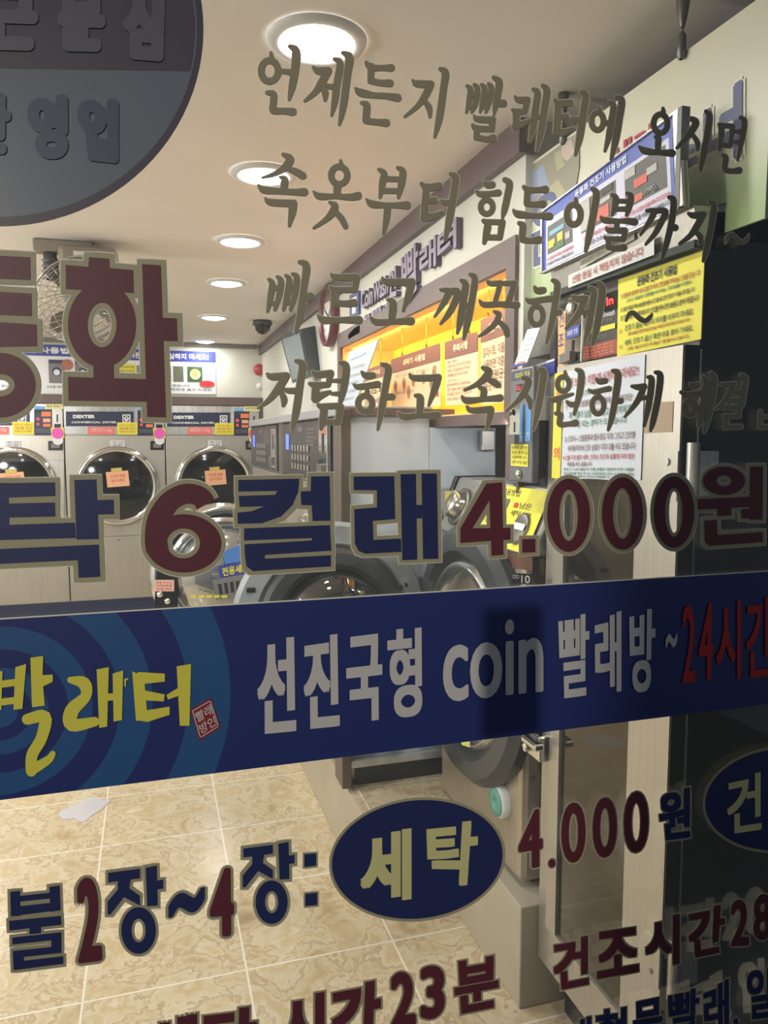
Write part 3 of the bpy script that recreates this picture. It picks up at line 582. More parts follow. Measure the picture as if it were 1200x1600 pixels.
# ------------------------------------------------------------------ dryers
DY = 6.8
def dp(x, y, d=0): return onY(x, y, DY-d)
X0, X1 = onY(103, 760, DY).x, onY(260, 760, DY).x
W = X1-X0
DZ = 1.785
t = thing('tumble_dryer', ((X0+X1)/2, DY+.4, 0), 'middle stainless tumble dryer, an orange note on its dark round door', 'dryer', 'dryers along the back wall')
g_ = .004
b = MB()
b.box(X0+g_, X1-g_, DY+.012, 7.6, .14, DZ)
zb_ = dp(150, 679).z; zl = dp(160, 839).z
obj('cabinet', b, steel, t)
obj('upper_panel', MB().box(X0+g_, X1-g_, DY-.004, DY+.012, zb_, DZ), mat('bright_steel', (205, 205, 203), .25, .9, noise=.2, nscale=3, stretch=(9, 9, .3)), t, bevel=.003)
obj('front_panel', MB().box(X0+g_, X1-g_, DY, DY+.012, zl+.004, zb_-.006), steelw, t, bevel=.003)
lp = obj('lower_panel', MB().box(X0+g_, X1-g_, DY-.002, DY+.012, .145, zl-.004), steelw, t, bevel=.003)
for fx in (.12, .5, .88): obj('screw', MB().cyl(.007, (X0+W*fx, DY-.004, zl-.03), (0, -1, 0), .003, 0, 10), darksteel, lp)
obj('base_strip', MB().box(X0, X1, DY-.004, DY+.01, 0, .14), navy, t)
def dquad(x0, y0, x1, y1, d): return [dp(x0, y0, d), dp(x1, y0, d), dp(x1, y1, d), dp(x0, y1, d)]
q = dquad(103, 643, 209, 666, .006)
nm = obj('name_panel', MB().poly(q), navy, t)
lt_ = MB()
text(lt_, 'DEXTER', sub(off(q, (0, -.002, 0)), .10, .22, .42, .46), 0, .003); obj('lettering', lt_, [white, navy], nm); lt_ = MB(); text(lt_, 'COMMERCIAL DRYER', sub(off(q, (0, -.002, 0)), .08, .66, .74, .80), 0, .001)
obj('lettering', lt_, [white, navy], nm); lt_ = MB()
e_ = sub(off(q, (0, -.002, 0)), .83, .2, .95, .76)
lt_.poly(e_, 0); e2 = off(e_, (0, -.001, 0)); lt_.poly(sub(e2, .14, .14, .86, .86), 1)
cx = bil(off(e2, (0, -.001, 0)), .5, .5); lt_.lathe([(.010, 0), (.019, 0)], cx, (0, -1, 0), 0, 20, False); lt_.poly(sub(off(e2, (0, -.001, 0)), .3, .5, .62, .8), 0)
obj('emblem', lt_, [white, navy], nm)
q = dquad(215, 641, 241, 680, .012)
cb = obj('control_box', MB().prism(q, (0, .014, 0)), navy, t)
d_ = MB(); qq = off(q, (0, -.002, 0))
d_.poly(sub(qq, .08, .06, .42, .14), 2); d_.poly(sub(qq, .42, .10, .95, .28), 0); d_.poly(sub(qq, .5, .36, .92, .5), 1); d_.poly(sub(qq, .5, .56, .92, .68), 0)
d_.lathe([(0, 0), (.012, 0)], bil(qq, .22, .62), (0, -1, 0), 3, 12, False); d_.lathe([(0, 0), (.010, 0)], bil(qq, .22, .42), (0, -1, 0), 3, 12, False)
text(d_, '20:45', sub(off(qq, (0, -.001, 0)), .1, .07, .4, .13), 4)
for k in range(3): d_.poly(sub(qq, .1, .76+.06*k, .9, .78+.06*k), 5)
obj('buttons', d_, [orange, peach, blackg, led, green, greyt], cb)
q = dquad(241, 643, 257, 672, .012)
cs = obj('coin_slot', MB().prism(q, (0, .014, 0)), steel, t, bevel=.003)
d_ = MB(); qq = off(q, (0, -.002, 0)); d_.poly(sub(qq, .42, .2, .55, .6)); d_.poly(sub(qq, .2, .7, .8, .9)); obj('slots', d_, blackm, cs)
def sticker(nm, x0, y0, x1, y1, m, par, d=.010, txt=None, tm=None, rows=2):
    q = dquad(x0, y0, x1, y1, d); b = MB().poly(q, 0)
    if txt:
        for i, s in enumerate(txt): text(b, s, sub(off(q, (0, -.001, 0)), .1, .15+.75*i/len(txt), .9, .15+.75*(i+.75)/len(txt)), 1)
    return obj(nm, b, [m, tm or black], par)
sticker('yellow_notice', 183, 660, 215, 679, yellow, t, .011, ['건조기 사용시', '세탁물 확인', '문을 닫으세요'], red)
sticker('coral_label', 137, 667, 179, 679, coral, t, .008, ['대형건조기 15kg'], white)
sticker('blue_strip', 215, 636, 231, 641, mat('light_blue', (120, 170, 226), .5), t)
sticker('cream_strip', 231, 633, 258, 641, mat('cream_paper', (228, 224, 160), .5), t, .013, ['동전 투입구'])
sticker('white_label', 172, 688, 195, 698, white, t, .008, ['주의', '고온'])
q = dquad(235, 689, 256, 703, .012)
bx = obj('door_switch', MB().prism(q, (0, .012, 0)), blackm, t, bevel=.003)
obj('switch_window', MB().poly(sub(off(q, (0, -.002, 0)), .2, .25, .8, .75)), greyt, bx)
pk = MB(); c = dp(249, 677, .016)
pk.poly([c+Vector((-.05, .002, .045)), c+Vector((.05, .002, .045)), c+Vector((.05, .002, -.04)), c+Vector((-.05, .002, -.04))], 1)
pk.lathe([(0, 0), (.046, 0)], c+Vector((0, 0, -.002)), (0, -1, 0), 0, 24, False); pk.lathe([(.0, 0), (.042, 0)], c+Vector((0, .001, -.055)), (0, -1, 0), 2, 24, False)
obj('round_sticker', pk, [pink, yellow, white], t)
# hinge plate, door
obj('hinge_plate', MB().prism(dquad(228, 718, 258, 812, .010), (0, .012, 0)), steel, t, bevel=.003)
dc = dp(184, 759, 0)
dr = obj('door', MB().lathe([(.335, 0), (.335, .03), (.322, .052), (.300, .055), (.285, .045), (.28, .035)], dc, (0, -1, 0), 0, 56), chrome, t)
obj('door_glass', MB().lathe([(0, .055), (.12, .052), (.22, .045), (.285, .036)], dc, (0, -1, 0), 0, 48), blackg, dr)
nt_ = MB(); c = dp(184, 748, .066); R2 = Matrix.Rotation(math.radians(-4), 3, 'Y')
P = [c+R2@Vector(v) for v in ((-.088, 0, .062), (.088, 0, .062), (.088, 0, -.066), (-.088, 0, -.066))]; nt_.poly(P, 0)
text(nt_, '건조중 문을', sub(off(P, (0, -.002, 0)), .15, .2, .85, .4), 1); text(nt_, '열지 마세요', sub(off(P, (0, -.002, 0)), .2, .5, .8, .7), 1)
P2 = [c+R2@Vector(v)+Vector((0, -.001, 0)) for v in ((-.045, 0, .09), (.04, 0, .09), (.04, 0, .055), (-.045, 0, .055))]; nt_.poly(P2, 2)
obj('orange_note', nt_, [peach, red, mat('tape_yellow', (206, 180, 92), .5)], dr)
dup(t, (W, 0, 0), 'right-hand stainless tumble dryer, next to the washers, behind the large number six')
dup(t, (-W, 0, 0), 'left-hand stainless tumble dryer, cut by the left picture edge')

# ------------------------------------------------------------------ posters over the dryers
def ysign(name, quad, Y, label, cat='poster', th=.006):
    q = [onY(x, y, Y) for x, y in quad]; z1 = max(p.z for p in q); z0 = min(p.z for p in q)
    q = [Vector((q[0].x, Y, z1)), Vector((q[1].x, Y, z1)), Vector((q[1].x, Y, z0)), Vector((q[0].x, Y, z0))]
    t = thing(name, (q[0]+q[2])/2, label, cat)
    obj('board', MB().prism(q, (0, th, 0)), white, t)
    return t, off(q, (0, -.003, 0))
t, q = ysign('wall_poster', Q4(-70,541,152,541,152,613,-70,613), YB-.01, 'white poster with blue heading and little machine pictures above the left-hand dryer')
h = MB().poly(sub(q, 0, 0, 1, .23), 0); text(h, '무인건조기 사용법', sub(off(q, (0, -.002, 0)), .2, .05, .79, .18), 1, .003); obj('heading', h, [blue, white], t)
pc = MB()
for x in (.12, .38, .64, .83):
    s_ = sub(q, x, .3, x+.115, .78); pc.poly(s_, 0); o_ = off(s_, (0, -.001, 0)); pc.poly(sub(o_, .05, .02, .95, .16), 1); pc.lathe([(0, 0), (.035, 0)], bil(off(o_, (0, -.001, 0)), .5, .5), (0, -1, 0), 1, 20, False); pc.lathe([(0, 0), (.024, 0)], bil(off(o_, (0, -.002, 0)), .5, .46), (0, -1, 0), 2, 20, False)
pc.lathe([(0, 0), (.045, 0)], bil(off(q, (0, -.003, 0)), .775, .60), (0, -1, 0), 3, 24, False)
obj('pictures', pc, [greyt, navy, white, mat('brick_red', (170, 100, 84), .5)], t)
tx = MB(); text(tx, '건조할 세탁물을 넣고 문을 닫으세요', sub(q, .62, .83, .98, .88), 0); text(tx, '동전을 투입하고 온도를 선택하세요', sub(q, .12, .83, .5, .88), 0); obj('caption', tx, black, t)
t, q = ysign('wall_poster', Q4(158,550,336,550,336,613,158,613), YB-.01, 'white poster with mushroom photos and blue heading above the right-hand dryer')
h = MB().poly(sub(q, 0, 0, 1, .25), 0); text(h, '세탁물 찌든때까지 안심하지 마세요!', sub(off(q, (0, -.002, 0)), .05, .06, .94, .2), 1, .002); obj('heading', h, [blue, white], t)
pc = MB()
for x0_, x1_, c_ in ((.30, .38, 0), (.46, .60, 1), (.62, .71, 1), (.745, .88, 2)):
    pc.poly(sub(q, x0_, .36, x1_, .72), c_)
pc.lathe([(0, 0), (.045, 0)], bil(off(q, (0, -.002, 0)), .815, .46), (0, -1, 0), 3, 24, False); pc.lathe([(0, 0), (.03, 0)], bil(off(q, (0, -.003, 0)), .815, .5), (0, -1, 0), 4, 24, False)
pc.lathe([(0, 0), (.028, 0)], bil(off(q, (0, -.004, 0)), .92, .24), (0, -1, 0), 5, 20, False, sx=1, sy=2.3)
pc.poly(sub(q, .14, .34, .29, .66), 6)
for k in range(3): text(pc, '사용시 주의사항', sub(off(q, (0, -.002, 0)), .15, .38+.09*k, .28, .44+.09*k), 7)
obj('pictures', pc, [greyt, mat('moss_photo', (96, 100, 82), .6), mat('dark_leaf_photo', (54, 84, 50), .6), mat('mushroom_photo', (214, 202, 150), .6), mat('mushroom_stem', (180, 160, 110), .6), red, yellow, black], t)
tx = MB(); text(tx, '곰팡이 세균 걱정 없습니다', sub(q, .3, .78, .76, .84), 0); text(tx, '얼룩, 세균을 완벽하게 제거 하세요!', sub(q, .3, .87, .97, .94), 0); obj('caption', tx, black, t)

# ------------------------------------------------------------------ ceiling fan heater with wire guard
P0 = onZ(105, 378, CZ)
t = thing('ceiling_fan', P0, 'grey ceiling fan with a tilted round wire guard, behind the maroon lettering at upper left', 'fan')
fanm = mat('fan_grey', (150, 142, 130), .4, .3); fand = mat('fan_dark', (74, 74, 76), .4)
obj('mount_bar', MB().box(P0.x-.13, P0.x+.10, P0.y-.04, P0.y+.04, CZ-.05, CZ-.002), fanm, t, bevel=.006)
br = MB(); br.tube([(P0.x-.07, P0.y, CZ-.05), (P0.x-.06, P0.y, CZ-.12), (P0.x-.02, P0.y, CZ-.17)], .028)
for k in range(4): br.lathe([(.03, 0), (.038, .008), (.03, .016)], (P0.x-.066, P0.y, CZ-.075-.022*k), (0, 0, -1), 0, 20)
obj('bracket', br, fand, t)
mb = MB().box(P0.x-.03, P0.x+.20, P0.y-.09, P0.y+.09, CZ-.15, CZ-.03); obj('motor_housing', mb, fanm, t, bevel=.02)
obj('rating_label', MB().box(P0.x+.03, P0.x+.09, P0.y-.093, P0.y-.089, CZ-.08, CZ-.055), white, t)
gc = onY(128, 470, P0.y-.02); ax = Vector((.35, -.75, -.62)).normalized()
hb = MB().lathe([(0, -.05), (.06, -.05), (.07, 0), (.05, .05), (0, .06)], gc, ax, 0, 28); obj('motor', hb, fand, t)
bl = MB(); u = ax.orthogonal().normalized(); v = ax.cross(u)
for k in range(3):
    a = k*2.094; d = u*math.cos(a)+v*math.sin(a); e = ax.cross(d)
    pts = [gc+d*.05-e*.03+ax*.02, gc+d*.12-e*.07+ax*.03, gc+d*.17-e*.04+ax*.03, gc+d*.175+e*.03-ax*.0, gc+d*.1+e*.05-ax*.01, gc+d*.05+e*.02-ax*.01]
    bl.prism(pts, ax*.003)
obj('blades', bl, mat('fan_blade', (120, 118, 112), .4), t)
gd = MB()
def prof(r): return .075*math.sqrt(max(0, 1-(r/.2)**2))
for sg in (1, -1):
    for r in (.05, .09, .13, .165, .19):
        gd.tube([gc+ax*(sg*prof(r))+(u*math.cos(a)+v*math.sin(a))*r for a in [2*math.pi*i/40 for i in range(40)]], .0016, 0, 5, True)
    for k in range(32):
        a = 2*math.pi*k/32
        gd.tube([gc+ax*(sg*prof(r))+(u*math.cos(a)+v*math.sin(a))*r for r in (.03, .07, .11, .15, .18, .195, .2)], .0014, 0, 4)
gd.tube([gc+(u*math.cos(a)+v*math.sin(a))*.2 for a in [2*math.pi*i/40 for i in range(40)]], .005, 0, 6, True)
obj('wire_guard', gd, mat('wire_chrome', (190, 186, 176), .25, .9), t)

# ------------------------------------------------------------------ dome camera, alarm, tv, clock
p = onZ(410, 501, CZ)
t = thing('ceiling_camera', p, 'small black dome security camera on the ceiling near the back wall', 'camera')
obj('base_ring', MB().lathe([(0, -.004), (.062, -.004), (.07, .03), (.06, .032)], p, (0, 0, -1)), dgreyp, t)
obj('dome', MB().lathe([(.058, .03), (.05, .065), (.028, .088), (0, .096)], p, (0, 0, -1)), blackg, t)
p = onY(405, 578, YB-.01)
t = thing('fire_alarm_bell', p, 'small round red fire alarm on the back wall beside the hanging screen', 'alarm')
obj('bell', MB().lathe([(.05, 0), (.05, .02), (.04, .04), (0, .05)], p, (0, -1, 0)), mat('alarm_red', (168, 60, 62), .5), t); obj('push_button', MB().lathe([(.028, 0), (.02, .012), (0, .014)], p+Vector((0, 0, -.14)), (0, -1, 0)), white, t)
# tilted screen hanging at the bulkhead
def bx6(mb, c, ex, ey, ez, hx, hy, hz, mi=0):
    vs = [c+ex*(sx_*hx)+ey*(sy_*hy)+ez*(sz_*hz) for sz_ in (-1, 1) for sy_ in (-1, 1) for sx_ in (-1, 1)]
    mb.add(vs, [(0, 2, 3, 1), (4, 5, 7, 6), (0, 1, 5, 4), (2, 6, 7, 3), (0, 4, 6, 2), (1, 3, 7, 5)], mi); return mb
fq = [onY(438, 526, 4.62), onY(470, 514, 4.45), onY(484, 588, 4.33), onY(457, 599, 4.50)]
dv = onY(500, 507, 4.58)-fq[1]
t = thing('wall_television', fq[0], 'small dark screen tilted down from the bulkhead corner, left of the round wall clock', 'television')
obj('casing', MB().prism(fq, dv), dgreyp, t)
nf = (fq[1]-fq[0]).cross(fq[3]-fq[0]).normalized(); nf = nf if nf.y < 0 else -nf
obj('screen', MB().poly([p+nf*.004 for p in sub(fq, .08, .08, .94, .95)]), mat('screen_grey', (120, 128, 132), .15), t)
cm_ = (fq[1]+dv)
obj('bracket_arm', MB().tube([cm_+Vector((-.03, .02, -.05)), cm_+Vector((.01, .05, .06)), Vector((BX-.005, cm_.y+.1, cm_.z+.12))], .02), dgreyp, t)
p = Vector((BX-.002, onX(520, 495, BX).y, onX(520, 495, BX).z))
rr = .155
t = thing('wall_clock', p, 'round wall clock with a dark red rim, left of the raised sign letters', 'clock')
obj('rim', MB().lathe([(rr-.02, .02), (rr-.012, .045), (rr, .045), (rr+.004, .02), (rr+.004, 0)], p, (-1, 0, 0), 0, 48), mat('clock_red', (98, 48, 50), .35), t)
fc = MB().disc(rr-.012, p+Vector((-.02, 0, 0)), (-1, 0, 0), 0, 48)
for k in range(12):
    a = k*math.pi/6; c = p+Vector((-.0215, math.sin(a)*rr*.75, math.cos(a)*rr*.75)); d = Vector((0, math.sin(a), math.cos(a))); e = Vector((0, d.z, -d.y))
    fc.poly([c+d*.012+e*.003, c+d*.012-e*.003, c-d*.012-e*.003, c-d*.012+e*.003], 1)
obj('face', fc, [mat('clock_face', (205, 205, 200), .4), black], t)
hd = MB()
for a, l, wd in ((5.3, .07, .005), (1.1, .1, .004)):
    d = Vector((0, math.sin(a), math.cos(a))); e = Vector((0, d.z, -d.y)); c = p+Vector((-.024, 0, 0)); hd.poly([c+d*l+e*wd, c+d*l-e*wd, c-d*.02-e*wd, c-d*.02+e*wd])
obj('hands', hd, black, t)

# ------------------------------------------------------------------ raised sign letters on the bulkhead
lm = mat('sign_purple', (140, 126, 148), .45); lm2 = mat('sign_purple_side', (92, 82, 98), .5)
def xtext(mb, s, quad, X, th, bold=0):
    q = [onX(x, y, X) for x, y in quad]
    text(mb, s, q, 0, bold, 6); text(mb, s, off(q, (th, 0, 0)), 1, bold, 6)
    v, f, w, h = glyphs(s)
    # side walls from boundary edges
    cnt = {}
    for fc_ in f:
        for i in range(len(fc_)):
            k = (fc_[i], fc_[(i+1) % len(fc_)]); cnt[k] = cnt.get(k, 0)+1
    ex = (q[1]-q[0]).normalized(); ey = (q[0]-q[3]).normalized()
    qs = [q[0]+(ex-ey)*bold, q[1]+(-ex-ey)*bold, q[2]+(-ex+ey)*bold, q[3]+(ex+ey)*bold]
    Pn = [bil(qs, a, b) for a, b in v]
    for k in range(6 if bold else 1):
        d = (ex*math.cos(2*math.pi*(k+.5)/6)+ey*math.sin(2*math.pi*(k+.5)/6))*bold
        for (a, b), n_ in cnt.items():
            if (b, a) not in cnt: mb.add([Pn[a]+d, Pn[b]+d, Pn[b]+d+Vector((th, 0, 0)), Pn[a]+d+Vector((th, 0, 0))], [(0, 1, 2, 3)], 1)
t = thing('wall_sign', onX(640, 430, BX), 'raised purple-grey sign letters on the white bulkhead above the lit niche', 'sign')
X_s = BX-.022
for s_, q_, b_ in (('빨', Q4(626,400,653,375,653,450,630,480), .004), ('래', Q4(655,389,681,366,681,414,655,433), .004), ('터', Q4(683,366,713,338,713,386,683,410), .004),
                  ('Coin', Q4(564,456,582,444,582,474,564,484), .003), ('Wash', Q4(583,443,606,428,606,458,583,474), .003), ('인', Q4(607,424,619,414,619,462,607,466), .006)):
    b = MB(); xtext(b, s_, q_, X_s, .02, b_); obj('sign_letters', b, [lm, lm2], t)
b = MB(); xtext(b, '셀프 빨래방 24시', Q4(568,494,610,468,610,478,568,502), X_s+.008, .012, .001); obj('small_letters', b, [lm, lm2], t)
b = MB(); b.prism([onX(x, y, X_s+.01) for x, y in Q4(546,462,560,454,560,490,546,496)], (.012, 0, 0), 0); b.prism([onX(x, y, X_s+.01) for x, y in Q4(544,518,562,508,562,520,544,530)], (.012, 0, 0), 1)
qe = [onX(x, y, X_s+.009) for x, y in Q4(546,462,560,454,560,490,546,496)]; b.poly(sub(qe, .2, .18, .8, .4), 2); b.poly(sub(qe, .3, .55, .7, .9), 2)
obj('emblem_plate', b, [mat('emblem_blue', (70, 78, 128), .5), lm2, white], t)

# ------------------------------------------------------------------ plates hanging in the lit niche
brownh = mat('plate_brown', (134, 82, 70), .5); plate = mat('plate_cream', (246, 214, 176), .5); hook = mat('brass_hook', (170, 120, 50), .3, .8)
def xsign(name, quad, X, label, cat, m, th=.004, group=None):
    q = [onX(x, y, X) for x, y in quad]
    t = thing(name, (q[0]+q[1]+q[2]+q[3])/4, label, cat, group)
    bd = obj('board', MB().prism(q, (th, 0, 0)), m, t)
    return t, off(q, (-.003, 0, 0)), bd
def niche_plate(quad, label, head, rows_):
    yb = onX(quad[3][0], quad[3][1], 1.01).z
    t, q, bd = xsign('hanging_plate', quad, 1.01, label, 'notice plate', plate, .004, 'notice plates hanging in the niche')
    h_ = MB().poly(sub(q, 0, 0, 1, .27), 0); text(h_, head, sub(off(q, (-.001, 0, 0)), .28, .08, .74, .2), 1, .0015); obj('heading', h_, [brownh, plate], t)
    tx = MB()
    for r in rows_: text(tx, r[0], sub(q, *r[1:5]), r[5])
    obj('printing', tx, [black, red, greyt], t)
    hk = MB()
    for u_ in (.25, .75):
        p_ = bil(q, u_, 1); hk.tube([p_+Vector((.003, 0, 0)), p_+Vector((.003, 0, .02)), (p_.x+.003, p_.y, NZ1-.004)], .0016, 0, 6)
        hk.tube([p_+Vector((.003, 0, .008))+Vector((0, .008*math.cos(a), .008*math.sin(a))) for a in [i*.63 for i in range(10)]], .0016, 0, 5, True)
    obj('hooks', hk, hook, t)
    return t, q
R_1 = [('세탁 온도와 시간', .1, .34, .5, .4, 2), ('세제 투입구 확인', .1, .66, .5, .72, 2), ('동전을 넣고 시작', .55, .34, .95, .4, 2)]
t, q = niche_plate(Q4(612,562,688,536,688,634,612,640), 'widest cream plate in the lit niche, with small machine pictures under a brown heading', '세탁기 사용법', R_1)
pc = MB()
for u_, v_ in ((.1, .5), (.3, .52), (.5, .55), (.7, .57), (.9, .6), (.4, .35), (.85, .45)):
    pc.lathe([(.009, 0), (.018, 0)], bil(off(q, (-.001, 0, 0)), u_, v_-.05), (-1, 0, 0), 0, 20, False, sx=1.5, sy=1)
    pc.lathe([(0, 0), (.009, 0)], bil(off(q, (-.001, 0, 0)), u_, v_-.05), (-1, 0, 0), 1, 16, False, sx=1.5, sy=1)
pc.poly(sub(off(q, (-.001, 0, 0)), .9, .70, .97, .84), 2)
obj('pictures', pc, [mat('tan_print', (196, 140, 96), .6), mat('brown_print', (120, 84, 60), .6), red], t)
R_2 = [('세탁기 사용 시', .08, .31, .4, .35, 0), ('동전을 투입 전에 꼭 확인하세요', .08, .37, .82, .42, 1), ('세제는 적당량을 넣어 주세요', .08, .44, .78, .49, 0), ('세탁물을 많이 넣지 마세요', .08, .51, .72, .56, 0), ('건조기 사용 시', .08, .60, .4, .64, 1), ('물기를 제거하고 넣어주세요', .08, .66, .8, .71, 0), ('젖은 신발은 넣지 마세요', .08, .73, .7, .78, 0), ('분실물은 책임지지 않습니다', .08, .80, .85, .85, 1), ('문의는 전화로 연락 바랍니다', .08, .88, .8, .93, 0)]
niche_plate(Q4(696,535,747,518,747,630,696,634), 'cream plate packed with small text rows, second from the right in the lit niche', '주의사항', R_2)
R_3 = [('침대시트, 이불솜', .08, .34, .9, .46, 0), ('사용하면 각종 먼', .08, .49, .92, .6, 0), ('병원균을', .3, .62, .92, .73, 0), ('깨끗하게', .1, .75, .7, .85, 0), ('서비스 안내', .1, .9, .7, .95, 2)]
niche_plate(Q4(752,500,800,478,800,628,752,632), 'rightmost cream plate with large dark text in the lit niche', '안내', R_3)
niche_plate(Q4(566,580,606,566,606,640,566,644), 'small cream plate half hidden by the white leaning board, leftmost in the lit niche', '이용안내', [('요금표', .1, .4, .9, .6, 0), ('셀프 세탁', .1, .7, .9, .85, 2)])
l = bpy.data.lights.new('niche_strip_light', 'AREA'); l.shape = 'RECTANGLE'; l.size = NY1-NY0-.1; l.size_y = .02; l.energy = 5.6; l.color = (1, .72, .22)
o = bpy.data.objects.new('niche_strip_light', l); C.objects.link(o); o.location = (BX+.012, (NY0+NY1)/2, NZ1-.014)
dz = Vector((-.72, 0, .69)); yy = Vector((0, 1, 0)); o.matrix_world = Matrix((yy, dz.cross(yy), dz)).transposed().to_4x4(); o.location = (BX+.03, (NY0+NY1)/2, NZ1-.014)
l = bpy.data.lights.new('panel_fill', 'AREA'); l.shape = 'RECTANGLE'; l.size = .5; l.size_y = .03; l.energy = 1.1; l.color = (1, .97, .94)  # added fill to brighten the panel under the bulkhead
o = bpy.data.objects.new('panel_fill', l); C.objects.link(o); o.location = (1.15, 1.92, 1.54); o.rotation_euler = (math.radians(50), 0, 0)
# white leaning board in front of the niche
q = [onX(x, y, .84) for x, y in Q4(546,550,591,530,568,636,536,640)]
t = thing('leaning_board', (q[2]+q[3])/2, 'white glossy info board leaning in front of the left end of the lit niche', 'sign board')
q[2].x = q[3].x = .80
obj('board', MB().prism(q, (.006, 0, 0)), mat('glossy_white', (196, 206, 214), .15), t)
tx = MB(); qq = off(q, (-.003, 0, 0))
for k, s_ in enumerate(('세탁 요금 안내', '소형 세탁 3,000원', '중형 세탁 4,000원', '대형 세탁 5,000원', '건조 500원 추가')): text(tx, s_, sub(qq, .12, .3+.13*k, .8, .35+.13*k), 0)
tx.poly(sub(qq, .12, .1, .7, .16), 1)
obj('printing', tx, [greyt, mat('pale_blue', (150, 190, 214), .4)], t)
# ------------------------------------------------------------------ big washers at the back right
WX = .60
def big_washer(y0, y1, label):
    yc = (y0+y1)/2; zt = 1.6
    t = thing('washing_machine', (WX+.2, yc, .29), label, 'washing machine', 'big washers at the back')
    b = MB(); b.box(WX+.02, BX-.03, y0+.02, y1, .37, zt-.02); b.box(BX-.03, 1.17, y0+.02, y1, .37, 1.54); obj('cabinet', b, bluepanel, t, bevel=.004)
    obj('base', MB().box(WX+.05, 1.15, y0+.03, y1-.01, .29, .37), blackm, t)
    pn = MB(); pn.box(WX, WX+.03, y0, y1, .37, 1.33); obj('front_panel', pn, steelw, t, bevel=.004)
    obj('corner_post', MB().box(WX-.004, WX+.03, y0-.012, y0+.1, .30, zt), mat('brown_metal', (104, 92, 84), .4, .4), t, bevel=.004)
    obj('top_cap', MB().box(WX-.02, BX-.03, y0, y1, zt-.025, zt+.01), mat('cap_grey', (150, 154, 158), .4), t, bevel=.004)
    cp = obj('control_panel', MB().box(WX-.01, WX+.025, y0+.12, y1-.02, 1.34, zt-.03), mat('panel_black', (40, 42, 44), .35), t, bevel=.004)
    q = [Vector((WX-.013, y1-.05, 1.565)), Vector((WX-.013, y0+.31, 1.565)), Vector((WX-.013, y0+.31, 1.35)), Vector((WX-.013, y1-.05, 1.35))]
    k = MB(); k.poly(sub(q, .12, .2, .22, .52), 1)
    for i in range(6):
        for j in range(3):
            k.poly(sub(q, .3+.085*i, .42+.18*j, .35+.085*i, .53+.18*j), 0)
    text(k, 'WASH', sub(q, .48, .06, .62, .16), 0)
    for j in range(5): k.poly(sub(q, .72, .12+.07*j, .92, .135+.07*j), 2)
    obj('keys', k, [steel, mat('display_blue', (90, 120, 220), .3, emit=(90, 120, 255), es=1), greyt], cp)
    cs = obj('coin_unit', MB().box(WX-.016, WX, y0+.14, y0+.28, 1.35, zt-.05), chrome, t, bevel=.004)
    k = MB(); k.box(WX-.02, WX-.0165, y0+.20, y0+.212, 1.45, 1.52); k.box(WX-.03, WX-.0165, y0+.17, y0+.25, 1.37, 1.41); obj('slots', k, darksteel, cs)
    c = Vector((WX, yc, .87))
    obj('door_collar', MB().lathe([(.33, 0), (.33, .012), (.29, .03), (.24, .02), (.22, -.02)], c, (-1, 0, 0), 0, 48), chrome, t)
    dm = MB().lathe([(.22, -.02), (.22, -.24), (0, -.25)], c, (-1, 0, 0), 0, 40)
    obj('drum', dm, darksteel, t)
    return t, c
t1, c1 = big_washer(2.47, 3.62, 'nearer of the two big back washers, with blue-grey side panel and open chrome door')
t2, c2 = big_washer(3.64, 4.79, 'farther big washer with dark keypad panel, beyond the open chrome door')
obj('side_rail', MB().box(WX+.01, 1.0, 2.462, 2.48, 1.578, 1.602), brown, t1)
obj('side_trim', MB().box(WX+.02, 1.16, 2.462, 2.48, .37, .395), mat('side_trim_grey', (190, 194, 196), .4, .4), t1)
obj('side_hinge', MB().box(1.10, 1.15, 2.455, 2.48, 1.46, 1.53), steel, t1, bevel=.003)
# open chrome door of the near big washer, facing the window
dcx = Vector((.28, 3.28, .93))
N_ = Vector((.06, -1, 0)).normalized()
rim = MB().lathe([(.24, -.05), (.292, -.045), (.302, -.01), (.292, .02), (.268, .03), (.248, .012), (.236, .035), (.216, .04), (.2, .02)], dcx, N_, 0, 56)
dr = obj('door', rim, chrome, t1, 'open chrome door with stickers on its glass bowl')
obj('rubber_seal', MB().lathe([(.240, .016), (.254, .03), (.269, .016)], dcx, N_, 0, 48), blackm, dr)
obj('glass_bowl', MB().lathe([(.2, .02), (.19, .09), (.15, .14), (.08, .165), (0, .17)], dcx, N_, 0, 48), mat('bowl_grey', (176, 180, 180), .10, .85), dr)
b = MB(); lq = [onY(x, y, dcx.y-.06) for x, y in Q4(246,884,284,884,276,958,240,958)]; b.prism(lq, (0, .05, 0), 0)
for u_, v_ in ((.2, .6), (.55, .74)): b.lathe([(0, 0), (.012, 0), (.012, .010), (0, .012)], bil(lq, u_, 1-v_), (0, -1, 0), 1, 16)
obj('latch', b, [blackm, chrome], dr)
def fl(x0, y0, x1, y1, Y): return [onY(x0, y0, Y), onY(x1, y0, Y), onY(x1, y1, Y), onY(x0, y1, Y)]
q = fl(241, 906, 272, 924, dcx.y-.063); b = MB().poly(q, 0)
for k, s_ in enumerate(('문을 꼭 닫고', '시작버튼을', '누르세요')): text(b, s_, sub(off(q, (0, -.001, 0)), .1, .12+.28*k, .9, .34+.28*k), 1)
obj('pink_note', b, [mat('note_pink', (240, 196, 178), .6), red], dr)
q = [onY(x, y, dcx.y-.18) for x, y in Q4(340,884,392,874,392,896,344,906)]; b = MB().poly(q, 0); text(b, '전용세제', sub(off(q, (0, -.002, 0)), .1, .2, .9, .8), 1, .001)
q = [onY(x, y, dcx.y-.18) for x, y in Q4(348,862,380,850,388,874,352,884)]; b.poly(q, 2)
